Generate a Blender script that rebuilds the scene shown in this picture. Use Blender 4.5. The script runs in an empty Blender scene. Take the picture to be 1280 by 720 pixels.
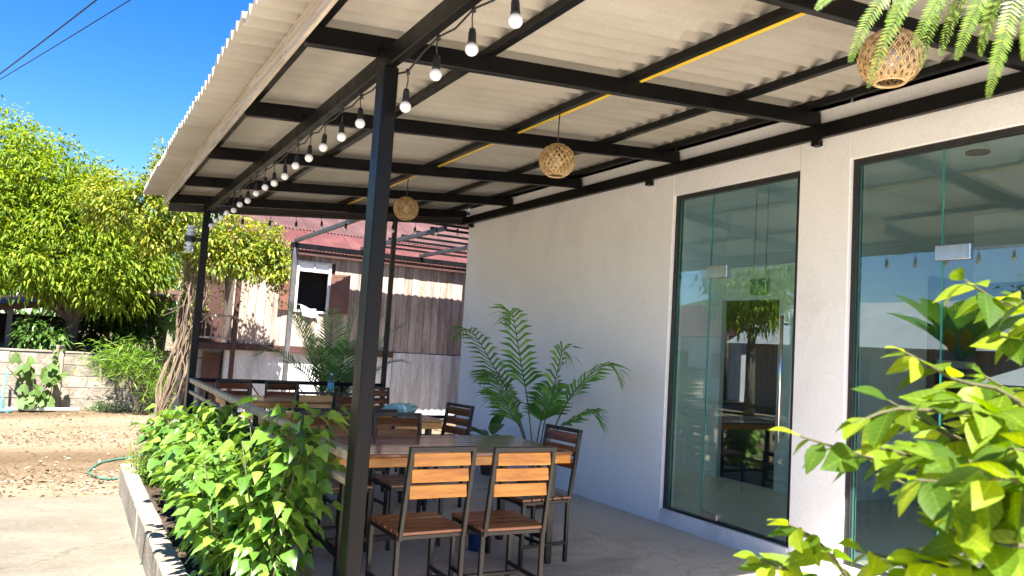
import bpy, bmesh, math, random
import numpy as np
from mathutils import Vector, Matrix, Euler, noise as mnoise
random.seed(7); RNG = np.random.default_rng(7)
S = bpy.context.scene
C = S.collection

# ------------------------------------------------------------------ camera, sky, sun, exposure
def look_axes(yaw, pit, rol):
    f = Vector((math.sin(yaw)*math.cos(pit), math.cos(yaw)*math.cos(pit), math.sin(pit)))
    r = Vector((math.cos(yaw), -math.sin(yaw), 0)); u = r.cross(f)
    c, s = math.cos(rol), math.sin(rol)
    return c*r+s*u, c*u-s*r, f
cd = bpy.data.cameras.new('camera'); cam = bpy.data.objects.new('camera', cd); C.objects.link(cam)
cr, cu, cf = look_axes(math.radians(29.78), math.radians(4.546), math.radians(3.54))
cam.matrix_world = Matrix(((cr.x, cu.x, -cf.x, 0), (cr.y, cu.y, -cf.y, 0), (cr.z, cu.z, -cf.z, 1.426), (0, 0, 0, 1)))
cd.sensor_width = 36; cd.lens = 961/1280*36; cd.clip_start = .05; cd.clip_end = 2000
cd.dof.use_dof = True; cd.dof.focus_distance = 6.5; cd.dof.aperture_fstop = 8.0
S.camera = cam

SUN = Vector((-.17, -.72, 1)).normalized()
w = bpy.data.worlds.new('World'); S.world = w; w.use_nodes = True
nt = w.node_tree; bg = nt.nodes['Background']; sk = nt.nodes.new('ShaderNodeTexSky')
sk.sky_type = 'NISHITA'; sk.sun_disc = False
sk.sun_elevation = math.asin(SUN.z); sk.sun_rotation = math.atan2(SUN.x, SUN.y)
sk.air_density = 1.0; sk.dust_density = .25; sk.ozone_density = 5.0
hs_ = nt.nodes.new('ShaderNodeHueSaturation'); hs_.inputs['Saturation'].default_value = 1.34; hs_.inputs['Hue'].default_value = .514
nt.links.new(sk.outputs[0], hs_.inputs['Color']); nt.links.new(hs_.outputs[0], bg.inputs[0]); bg.inputs[1].default_value = .06
sl = bpy.data.lights.new('sun', 'SUN'); so = bpy.data.objects.new('sun', sl); C.objects.link(so)
sl.energy = 5.0; sl.angle = math.radians(.53); sl.color = (1, .95, .86)
so.rotation_euler = SUN.to_track_quat('Z', 'Y').to_euler()
S.view_settings.view_transform = 'Standard'; S.view_settings.look = 'None'
S.view_settings.exposure = 2.25; S.view_settings.gamma = 1
S.render.engine = 'CYCLES'
S.cycles.max_bounces = 10; S.cycles.diffuse_bounces = 6; S.cycles.transparent_max_bounces = 16
S.cycles.glossy_bounces = 4; S.cycles.transmission_bounces = 6

# ------------------------------------------------------------------ materials
def new_mat(name):
    m = bpy.data.materials.new(name); m.use_nodes = True
    n = m.node_tree.nodes; return m, n, m.node_tree.links, n['Principled BSDF']
def mapped(n, l, scale, coord='Object', rnd=True):
    tc = n.new('ShaderNodeTexCoord'); mp = n.new('ShaderNodeMapping')
    mp.inputs['Scale'].default_value = scale
    l.new(tc.outputs[coord], mp.inputs['Vector'])
    if rnd:
        oi = n.new('ShaderNodeObjectInfo'); mu = n.new('ShaderNodeMath'); mu.operation = 'MULTIPLY'; mu.inputs[1].default_value = 37.0
        l.new(oi.outputs['Random'], mu.inputs[0]); l.new(mu.outputs[0], mp.inputs['Location'])
    return mp
def ramp(n, l, src, stops):
    r = n.new('ShaderNodeValToRGB'); e = r.color_ramp.elements
    while len(e) < len(stops): e.new(.5)
    for el, (p, c) in zip(e, stops): el.position = p; el.color = (*c, 1)
    l.new(src, r.inputs[0]); return r
def surf(name, stops, scale=(3, 3, 3), rough=.8, bump=.2, detail=8, metal=0, spec=.5, coord='Object',
         fine=None, fine_scale=60, rrange=None, vary=0, rnd=True, dist=.01, coat=0, cracks=0, blot=0):
    """noise-driven colour with fine relief; 'fine' mixes a second small-scale speckle"""
    m, n, l, b = new_mat(name)
    mp = mapped(n, l, scale, coord, rnd)
    nz = n.new('ShaderNodeTexNoise'); nz.inputs['Scale'].default_value = 1; nz.inputs['Detail'].default_value = detail; nz.inputs['Roughness'].default_value = .62
    l.new(mp.outputs[0], nz.inputs['Vector'])
    r = ramp(n, l, nz.outputs['Fac'], stops); col = r.outputs[0]
    if fine:
        n2 = n.new('ShaderNodeTexNoise'); n2.inputs['Scale'].default_value = fine_scale; n2.inputs['Detail'].default_value = 4
        l.new(mp.outputs[0], n2.inputs['Vector'])
        r2 = ramp(n, l, n2.outputs['Fac'], ((.35, (1-fine,)*3), (.65, (1+fine*.4,)*3)))
        mx = n.new('ShaderNodeMix'); mx.data_type = 'RGBA'; mx.blend_type = 'MULTIPLY'; mx.inputs['Factor'].default_value = 1
        l.new(col, mx.inputs['A']); l.new(r2.outputs[0], mx.inputs['B']); col = mx.outputs['Result']
    if cracks:
        tcc = n.new('ShaderNodeTexCoord'); nd = n.new('ShaderNodeTexNoise'); nd.inputs['Scale'].default_value = 2.2; nd.inputs['Detail'].default_value = 5; l.new(tcc.outputs['Object'], nd.inputs['Vector'])
        va = n.new('ShaderNodeVectorMath'); va.operation = 'SCALE'; va.inputs['Scale'].default_value = .55; l.new(nd.outputs['Color'], va.inputs[0])
        vb = n.new('ShaderNodeVectorMath'); vb.operation = 'ADD'; l.new(tcc.outputs['Object'], vb.inputs[0]); l.new(va.outputs[0], vb.inputs[1])
        vo_ = n.new('ShaderNodeTexVoronoi'); vo_.feature = 'DISTANCE_TO_EDGE'; vo_.inputs['Scale'].default_value = cracks; l.new(vb.outputs[0], vo_.inputs['Vector'])
        rc = ramp(n, l, vo_.outputs['Distance'], ((.0, (.62, .6, .57)), (.006, (1, 1, 1))))
        mx = n.new('ShaderNodeMix'); mx.data_type = 'RGBA'; mx.blend_type = 'MULTIPLY'; mx.inputs['Factor'].default_value = .8
        l.new(col, mx.inputs['A']); l.new(rc.outputs[0], mx.inputs['B']); col = mx.outputs['Result']
    if blot:
        tcb = n.new('ShaderNodeTexCoord'); nb_ = n.new('ShaderNodeTexNoise'); nb_.inputs['Scale'].default_value = .8; nb_.inputs['Detail'].default_value = 9; nb_.inputs['Roughness'].default_value = .7; nb_.inputs['Distortion'].default_value = .6; l.new(tcb.outputs['Object'], nb_.inputs['Vector'])
        rb = ramp(n, l, nb_.outputs['Fac'], ((.36, (1-blot, 1-blot*1.05, 1-blot*1.15)), (.47, (1, 1, 1)), (.62, (1, 1, 1)), (.72, (1-blot*.4,)*3)))
        mx = n.new('ShaderNodeMix'); mx.data_type = 'RGBA'; mx.blend_type = 'MULTIPLY'; mx.inputs['Factor'].default_value = 1
        l.new(col, mx.inputs['A']); l.new(rb.outputs[0], mx.inputs['B']); col = mx.outputs['Result']
    if vary:
        oi = n.new('ShaderNodeObjectInfo')
        r3 = ramp(n, l, oi.outputs['Random'], ((0, (1-vary,)*3), (1, (1+vary*.5, 1+vary*.45, 1+vary*.4))))
        mx = n.new('ShaderNodeMix'); mx.data_type = 'RGBA'; mx.blend_type = 'MULTIPLY'; mx.inputs['Factor'].default_value = 1
        l.new(col, mx.inputs['A']); l.new(r3.outputs[0], mx.inputs['B']); col = mx.outputs['Result']
    l.new(col, b.inputs['Base Color'])
    b.inputs['Roughness'].default_value = rough; b.inputs['Metallic'].default_value = metal; b.inputs['Specular IOR Level'].default_value = spec
    if coat: b.inputs['Coat Weight'].default_value = coat; b.inputs['Coat Roughness'].default_value = .12
    if rrange:
        mr = n.new('ShaderNodeMapRange'); mr.inputs['To Min'].default_value, mr.inputs['To Max'].default_value = rrange
        mr.inputs['From Min'].default_value = .3; mr.inputs['From Max'].default_value = .7
        l.new(nz.outputs['Fac'], mr.inputs['Value']); l.new(mr.outputs[0], b.inputs['Roughness'])
    if bump:
        bp = n.new('ShaderNodeBump'); bp.inputs['Strength'].default_value = bump; bp.inputs['Distance'].default_value = dist
        nb = n.new('ShaderNodeTexNoise'); nb.inputs['Scale'].default_value = fine_scale*.5; nb.inputs['Detail'].default_value = 6
        l.new(mp.outputs[0], nb.inputs['Vector']); l.new(nb.outputs['Fac'], bp.inputs['Height']); l.new(bp.outputs[0], b.inputs['Normal'])
    return m
def leaf_mat(name, c1, c2, c3=None, trans=.4, rough=.38, island=True, spec=.5):
    m, n, l, b = new_mat(name)
    if island:
        g = n.new('ShaderNodeNewGeometry'); src = g.outputs['Random Per Island']
    else:
        g = n.new('ShaderNodeObjectInfo'); src = g.outputs['Random']
    stops = ((.05, c1), (.6, c2), (1, c3 or c2))
    r = ramp(n, l, src, stops)
    col = r.outputs[0]
    if not island:          # pale midrib and a little mottling, in the leaf's own coordinates
        tc = n.new('ShaderNodeTexCoord'); sx = n.new('ShaderNodeSeparateXYZ'); l.new(tc.outputs['Object'], sx.inputs[0])
        ab = n.new('ShaderNodeMath'); ab.operation = 'ABSOLUTE'; l.new(sx.outputs['X'], ab.inputs[0])
        vv = n.new('ShaderNodeMath'); vv.operation = 'MULTIPLY_ADD'; vv.inputs[1].default_value = -1.1; l.new(ab.outputs[0], vv.inputs[0]); l.new(sx.outputs['Y'], vv.inputs[2])
        sn = n.new('ShaderNodeMath'); sn.operation = 'SINE'; ml = n.new('ShaderNodeMath'); ml.operation = 'MULTIPLY'; ml.inputs[1].default_value = 48; l.new(vv.outputs[0], ml.inputs[0]); l.new(ml.outputs[0], sn.inputs[0])
        rv = ramp(n, l, sn.outputs[0], ((.0, (.9, .92, .9)), (.90, (1, 1, 1)), (1, (1.22, 1.2, 1.3))))
        rm = ramp(n, l, ab.outputs[0], ((.008, (1.45, 1.32, 1.5)), (.022, (1, 1, 1))))
        nz = n.new('ShaderNodeTexNoise'); nz.inputs['Scale'].default_value = 3; l.new(tc.outputs['Object'], nz.inputs['Vector']); rn = ramp(n, l, nz.outputs['Fac'], ((.3, (.82, .86, .8)), (.7, (1.12, 1.1, 1.05))))
        for q in (rv, rm, rn):
            mx = n.new('ShaderNodeMix'); mx.data_type = 'RGBA'; mx.blend_type = 'MULTIPLY'; mx.inputs['Factor'].default_value = 1
            l.new(col, mx.inputs['A']); l.new(q.outputs[0], mx.inputs['B']); col = mx.outputs['Result']
    b.inputs['Roughness'].default_value = rough; b.inputs['Specular IOR Level'].default_value = spec
    tr = n.new('ShaderNodeBsdfTranslucent'); mx = n.new('ShaderNodeMixShader'); mx.inputs[0].default_value = trans
    hs = n.new('ShaderNodeHueSaturation'); hs.inputs['Hue'].default_value = .485; hs.inputs['Saturation'].default_value = 1.1; hs.inputs['Value'].default_value = 1.7
    l.new(col, b.inputs['Base Color']); l.new(col, hs.inputs['Color']); l.new(hs.outputs[0], tr.inputs['Color'])
    l.new(b.outputs[0], mx.inputs[1]); l.new(tr.outputs[0], mx.inputs[2])
    l.new(mx.outputs[0], n['Material Output'].inputs['Surface'])
    return m
M = {}
M['steel'] = surf('black_paint', ((0.3, (0.003, 0.003, 0.0034)), (0.62, (0.0051, 0.0047, 0.0043)), (0.85, (0.0153, 0.0127, 0.011))), (6, 6, 6), .3, .12, rrange=(.28, .5), fine_scale=30, dist=.002, spec=.22)
M['chair_steel'] = surf('worn_black_paint', ((0.35, (0.0059, 0.0051, 0.0051)), (0.55, (0.0119, 0.0102, 0.0085)), (0.75, (0.0357, 0.0289, 0.0229))), (9, 9, 9), .35, .1, rrange=(.25, .5), fine_scale=40, dist=.002)
M['brown_steel'] = surf('brown_primer', ((.3, (.014, .009, .007)), (.7, (.03, .019, .015))), (4, 4, 4), .5, .1, dist=.002)
M['grey_steel'] = surf('weathered_steel', ((.3, (.04, .04, .045)), (.7, (.1, .098, .1))), (5, 5, 5), .5, .1, dist=.002)
M['beige_rail'] = surf('lit_beige_rail', ((0.3, (0.15, 0.119, 0.072)), (0.5, (0.33, 0.266, 0.156)), (0.72, (0.48, 0.392, 0.24))), (7, 7, 7), .45, .15, dist=.003)  # beige puts the light on black-painted rails into their colour
M['fibre'] = surf('fibre_cement', ((0.3, (0.3007, 0.2716, 0.2245)), (0.5, (0.3507, 0.3195, 0.2674)), (0.7, (0.3883, 0.3611, 0.3103))), (1.2, 2.5, 2.5), .9, .12, fine=.05, fine_scale=45, vary=.09)
M['fascia'] = surf('wood_grain_board', ((0.3, (0.255, 0.2025, 0.15)), (0.5, (0.45, 0.375, 0.285)), (0.7, (0.6, 0.51, 0.405))), (30, 1.5, 30), .45, .3, fine=.18, fine_scale=6, dist=.003)
M['wall'] = surf('white_render', ((.3, (.82, .81, .79)), (.55, (.87, .86, .84)), (.75, (.89, .88, .865))), (1.1, 1.1, 1.1), .85, .18, fine=.05, fine_scale=40, rnd=False, dist=.008, blot=.07)
M['plinth'] = surf('white_plinth', ((.3, (.55, .55, .55)), (.5, (.74, .74, .73)), (.75, (.80, .80, .79))), (3, 3, 3), .8, .2, fine=.08, rnd=False)
M['floor'] = surf('terrace_concrete', ((0.3, (0.4309, 0.3657, 0.2902)), (0.48, (0.5557, 0.4823, 0.3917)), (0.62, (0.6124, 0.5353, 0.4401)), (0.78, (0.6804, 0.5989, 0.4981))), (.9, .9, .9), .8, .25, fine=.16, fine_scale=50, rnd=False, rrange=(.5, .85), cracks=.42, blot=.3)
M['slab'] = surf('driveway_concrete', ((0.28, (0.1188, 0.0998, 0.0724)), (0.45, (0.1635, 0.1414, 0.1069)), (0.6, (0.1901, 0.1663, 0.1276)), (0.78, (0.2281, 0.2033, 0.1604))), (.7, 1.4, 1), .85, .3, fine=.16, fine_scale=40, rnd=False, cracks=.5, blot=.16)
M['kerb'] = surf('kerb_concrete', ((0.3, (0.1872, 0.1521, 0.1076)), (0.5, (0.2925, 0.2457, 0.1814)), (0.72, (0.4095, 0.3569, 0.275))), (2.2, 2.2, 2.2), .9, .5, fine=.2, fine_scale=35)
M['soil'] = surf('dark_soil', ((.3, (.035, .022, .015)), (.6, (.075, .05, .034)), (.8, (.12, .085, .06))), (8, 8, 8), .95, .9, fine=.3, fine_scale=25, dist=.02)
M['block'] = surf('concrete_block', ((0.3, (0.1449, 0.1221, 0.0952)), (0.5, (0.2277, 0.1966, 0.1604)), (0.72, (0.3208, 0.2846, 0.2432))), (2.5, 2.5, 2.5), .95, .6, fine=.3, fine_scale=9, vary=.07)
M['mortar'] = surf('mortar', ((0.3, (0.1495, 0.1242, 0.0989)), (0.7, (0.2875, 0.253, 0.2127))), (3, 3, 3), .95, .5, fine=.2)
M['orange_wood'] = surf('varnished_orange_wood', ((.3, (.42, .13, .010)), (.48, (.62, .235, .02)), (.62, (.74, .315, .035)), (.78, (.82, .40, .06))), (3, 26, 26), .32, .08, fine=.14, fine_scale=5, vary=.12, dist=.002, coat=.3)
M['brown_wood'] = surf('varnished_brown_wood', ((0.3, (0.1148, 0.0345, 0.0123)), (0.5, (0.2295, 0.0747, 0.0266)), (0.66, (0.3375, 0.1207, 0.0456)), (0.8, (0.459, 0.1782, 0.0712))), (3, 26, 26), .28, .08, fine=.15, fine_scale=5, vary=.25, dist=.002, coat=.4)
M['table_wood'] = surf('glossy_table_wood', ((0.3, (0.1125, 0.0375, 0.017)), (0.5, (0.21, 0.07, 0.031)), (0.66, (0.315, 0.115, 0.053)), (0.8, (0.42, 0.1625, 0.08))), (2.5, 26, 26), .2, .06, fine=.12, fine_scale=5, vary=.25, dist=.002, coat=.7)
M['plank'] = surf('weathered_plank', ((0.25, (0.1498, 0.0904, 0.067)), (0.4, (0.2808, 0.2074, 0.1674)), (0.54, (0.3869, 0.3159, 0.2678)), (0.72, (0.5242, 0.4581, 0.3953))), (9, 9, .9), .85, .3, fine=.2, fine_scale=8, vary=.2, dist=.004)
M['plank_white'] = surf('limewashed_plank', ((.25, (.30, .29, .285)), (.5, (.52, .52, .52)), (.72, (.7, .7, .7))), (8, 8, 1.0), .9, .25, fine=.15, fine_scale=9, vary=.1)
M['shutter'] = surf('brown_shutter', ((.3, (.09, .035, .025)), (.7, (.17, .075, .05))), (8, 8, 2), .6, .2)
M['maroon'] = surf('maroon_timber', ((.3, (.035, .012, .01)), (.7, (.07, .026, .02))), (5, 5, 5), .6, .2)
M['plaster'] = surf('stained_plaster', ((.3, (.34, .34, .34)), (.48, (.56, .565, .57)), (.7, (.70, .70, .70))), (3.5, 3.5, .7), .9, .2, fine=.18, fine_scale=14, rnd=False)
M['red_roof'] = surf('red_roof_sheet', ((0.3, (0.068, 0.0191, 0.0169)), (0.55, (0.1088, 0.0338, 0.0292)), (0.75, (0.1564, 0.0619, 0.0562))), (2, 2, 2), .6, .1, fine=.12)
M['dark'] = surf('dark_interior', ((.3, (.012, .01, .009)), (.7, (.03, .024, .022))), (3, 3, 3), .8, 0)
M['frame'] = surf('black_aluminium', ((.3, (.010, .010, .010)), (.7, (.022, .021, .02))), (5, 5, 5), .4, .05, dist=.001)
M['white_paint'] = surf('white_paint', ((.3, (.66, .67, .66)), (.7, (.8, .8, .79))), (4, 4, 4), .5, .05)
M['int_wall'] = surf('interior_wall', ((.3, (.62, .68, .68)), (.7, (.7, .76, .76))), (1, 1, 1), .8, .05, rnd=False)
M['int_floor'] = surf('interior_tiles', ((.3, (.42, .40, .33)), (.7, (.52, .50, .42))), (1.5, 1.5, 1.5), .35, .02, rnd=False)
M['steel_bright'] = surf('brushed_steel', ((.3, (.55, .53, .5)), (.7, (.7, .68, .64))), (3, 40, 3), .22, .03, metal=1, dist=.001)
M['rattan'] = surf('rattan', ((.3, (.25, .15, .06)), (.5, (.46, .31, .14)), (.7, (.62, .46, .24))), (20, 20, 20), .6, .2, vary=.1)
M['bulb'] = surf('frosted_bulb', ((.3, (.78, .77, .74)), (.7, (.84, .83, .8))), (3, 3, 3), .35, 0)
M['rubber'] = surf('black_rubber', ((.3, (.008, .008, .008)), (.7, (.018, .018, .018))), (9, 9, 9), .5, 0)
M['yellow'] = surf('yellow_conduit', ((.3, (.62, .40, .02)), (.7, (.75, .52, .05))), (5, 5, 5), .4, 0)
M['hose'] = surf('green_hose', ((.3, (.03, .12, .085)), (.7, (.06, .2, .14))), (9, 9, 9), .4, .1)
M['pvc'] = surf('white_pvc', ((.3, (.6, .62, .62)), (.7, (.78, .79, .78))), (5, 5, 5), .4, 0)
M['pvc_blue'] = surf('blue_pvc', ((.3, (.08, .32, .50)), (.7, (.14, .45, .62))), (5, 5, 5), .4, 0)
M['blue_plastic'] = surf('blue_plastic', ((.3, (.008, .03, .10)), (.7, (.014, .05, .16))), (5, 5, 5), .35, 0)
M['bark'] = surf('bark', ((.3, (.07, .05, .035)), (.55, (.15, .115, .085)), (.75, (.26, .21, .16))), (14, 14, 3), .95, .8, fine=.25, fine_scale=9, dist=.02)
M['dry_stem'] = surf('dry_vine_stem', ((0.3, (0.12, 0.0841, 0.0523)), (0.6, (0.216, 0.1624, 0.11)), (0.8, (0.3, 0.2378, 0.165))), (8, 8, 8), .9, .5, fine=.2, vary=.1)
M['green_stem'] = surf('green_stem', ((.3, (.05, .055, .018)), (.7, (.105, .085, .035))), (8, 8, 8), .7, .2)
M['cloth'] = surf('white_cloth', ((0.3, (0.528, 0.544, 0.576)), (0.7, (0.64, 0.648, 0.656))), (12, 12, 12), .9, .3)
M['terracotta'] = surf('brown_pot', ((.3, (.10, .05, .035)), (.7, (.17, .09, .06))), (6, 6, 6), .6, .2)
M['pot_grey'] = surf('grey_pot', ((.3, (.10, .12, .15)), (.7, (.16, .18, .21))), (6, 6, 6), .5, .1)
M['awning'] = surf('zinc_sheet', ((.3, (.36, .37, .38)), (.7, (.5, .51, .52))), (2, 2, 2), .5, .1)
M['rust_roof'] = surf('rusty_roof', ((.3, (.045, .022, .016)), (.7, (.10, .05, .035))), (3, 3, 3), .8, .3)
M['litter'] = None
M['mango'] = leaf_mat('mango_leaf', (0.0805, 0.152, 0.0108), (0.1788, 0.2593, 0.0197), (0.3041, 0.3577, 0.0358), .42, .6, spec=.25)
M['dark_leaf'] = leaf_mat('dark_leaf', (.03, .075, .012), (.06, .13, .02), (.1, .19, .03), .3, .4)
M['vine_leaf'] = leaf_mat('vine_leaf', (0.076, 0.135, 0.0126), (0.2025, 0.2531, 0.0253), (0.405, 0.3881, 0.0422), .4, .45)
M['pale_leaf'] = leaf_mat('pale_leaf', (.10, .19, .06), (.2, .32, .12), (.3, .42, .18), .4, .5)
M['heart_leaf'] = leaf_mat('heart_leaf', (0.0667, 0.1539, 0.0256), (0.1334, 0.2565, 0.0359), (0.2462, 0.3694, 0.0564), .32, .36, island=False)
M['heart_mass'] = leaf_mat('heart_leaf_mass', (0.0667, 0.1539, 0.0256), (0.1334, 0.2565, 0.0359), (0.2462, 0.3694, 0.0564), .32, .36)
M['lime_leaf'] = leaf_mat('lime_leaf', (0.0436, 0.099, 0.0095), (0.1426, 0.2281, 0.016), (0.2395, 0.3079, 0.0285), .5, .5, island=False, spec=.3)
M['squash_leaf'] = leaf_mat('squash_leaf', (0.0714, 0.1339, 0.0224), (0.0982, 0.1696, 0.0357), (0.1339, 0.2009, 0.0446), .35, .6, island=False)
M['bamboo_leaf'] = leaf_mat('bamboo_leaf', (0.075, 0.165, 0.015), (0.15, 0.27, 0.03), (0.225, 0.33, 0.045), .4, .45)
M['palm_leaf'] = leaf_mat('palm_leaf', (0.054, 0.1728, 0.0259), (0.108, 0.2808, 0.0432), (0.216, 0.432, 0.0648), .3, .35)
M['cycad_leaf'] = leaf_mat('cycad_leaf', (0.0607, 0.162, 0.0405), (0.1114, 0.2633, 0.0607), (0.1823, 0.3847, 0.081), .25, .35)
M['fern_leaf'] = leaf_mat('fern_leaf', (0.0972, 0.1823, 0.0183), (0.158, 0.2551, 0.0243), (0.2308, 0.3038, 0.0365), .45, .45)
M['banana_leaf'] = leaf_mat('banana_leaf', (.05, .15, .02), (.1, .24, .03), (.18, .34, .05), .35, .35)
M['dieff_leaf'] = leaf_mat('dieffenbachia_leaf', (.05, .14, .03), (.12, .25, .07), (.28, .40, .16), .3, .35, island=False)

def dirt_material():
    m, n, l, b = new_mat('dirt')
    tc = n.new('ShaderNodeTexCoord'); mp = n.new('ShaderNodeMapping'); l.new(tc.outputs['Object'], mp.inputs[0])
    a = n.new('ShaderNodeTexNoise'); a.inputs['Scale'].default_value = .55; a.inputs['Detail'].default_value = 8
    mp2 = n.new('ShaderNodeMapping'); mp2.inputs['Scale'].default_value = (.35, 1, 1); l.new(tc.outputs['Object'], mp2.inputs[0])
    l.new(mp2.outputs[0], a.inputs[0])
    r = ramp(n, l, a.outputs['Fac'], ((.30, (.105, .068, .038)), (.42, (.165, .12, .073)), (.52, (.22, .17, .113)), (.72, (.25, .203, .145))))
    f = n.new('ShaderNodeTexNoise'); f.inputs['Scale'].default_value = 22; f.inputs['Detail'].default_value = 6; f.inputs['Roughness'].default_value = .75; l.new(mp.outputs[0], f.inputs[0])
    r2 = ramp(n, l, f.outputs['Fac'], ((.32, (.55, .5, .45)), (.5, (1, 1, 1)), (.68, (1.25, 1.22, 1.18))))
    mx = n.new('ShaderNodeMix'); mx.data_type = 'RGBA'; mx.blend_type = 'MULTIPLY'; mx.inputs['Factor'].default_value = 1
    l.new(r.outputs[0], mx.inputs['A']); l.new(r2.outputs[0], mx.inputs['B']); l.new(mx.outputs['Result'], b.inputs['Base Color'])
    bp = n.new('ShaderNodeBump'); bp.inputs['Strength'].default_value = .7; bp.inputs['Distance'].default_value = .03
    l.new(f.outputs['Fac'], bp.inputs['Height']); l.new(bp.outputs[0], b.inputs['Normal'])
    b.inputs['Roughness'].default_value = .95; b.inputs['Specular IOR Level'].default_value = .2
    return m
M['dirt'] = dirt_material()
M['litter'] = leaf_mat('dry_litter', (0.11, 0.0638, 0.0308), (0.22, 0.154, 0.0935), (0.396, 0.33, 0.242), .1, .8)
def glass_material(name, tint, ior):
    m, n, l, b = new_mat(name); n.remove(b)
    t = n.new('ShaderNodeBsdfTransparent'); t.inputs[0].default_value = (*tint, 1)
    g = n.new('ShaderNodeBsdfGlossy'); g.inputs['Roughness'].default_value = 0; g.inputs['Color'].default_value = (.92, .98, .96, 1)
    fr = n.new('ShaderNodeFresnel'); gm = n.new('ShaderNodeNewGeometry'); mr = n.new('ShaderNodeMapRange'); mr.inputs['To Min'].default_value = ior; mr.inputs['To Max'].default_value = 1/ior
    l.new(gm.outputs['Backfacing'], mr.inputs['Value']); l.new(mr.outputs[0], fr.inputs[0])
    mx = n.new('ShaderNodeMixShader'); l.new(fr.outputs[0], mx.inputs[0]); l.new(t.outputs[0], mx.inputs[1]); l.new(g.outputs[0], mx.inputs[2])
    l.new(mx.outputs[0], n['Material Output'].inputs['Surface']); return m
def frosted_material():
    m, n, l, b = new_mat('frosted_sheet'); n.remove(b); a = n.new('ShaderNodeBsdfTranslucent'); a.inputs[0].default_value = (.8, .85, .84, 1)
    l.new(a.outputs[0], n['Material Output'].inputs['Surface']); return m
M['frosted'] = frosted_material()
M['glass'] = glass_material('green_tinted_glass', (.82, .915, .915), 1.9)
M['bottle_glass'] = glass_material('clear_plastic', (.86, .93, .96), 1.5)
M['glass_edge'] = surf('green_glass_edge', ((.3, (.02, .20, .16)), (.7, (.06, .34, .28))), (3, 3, 3), .15, 0)

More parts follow.
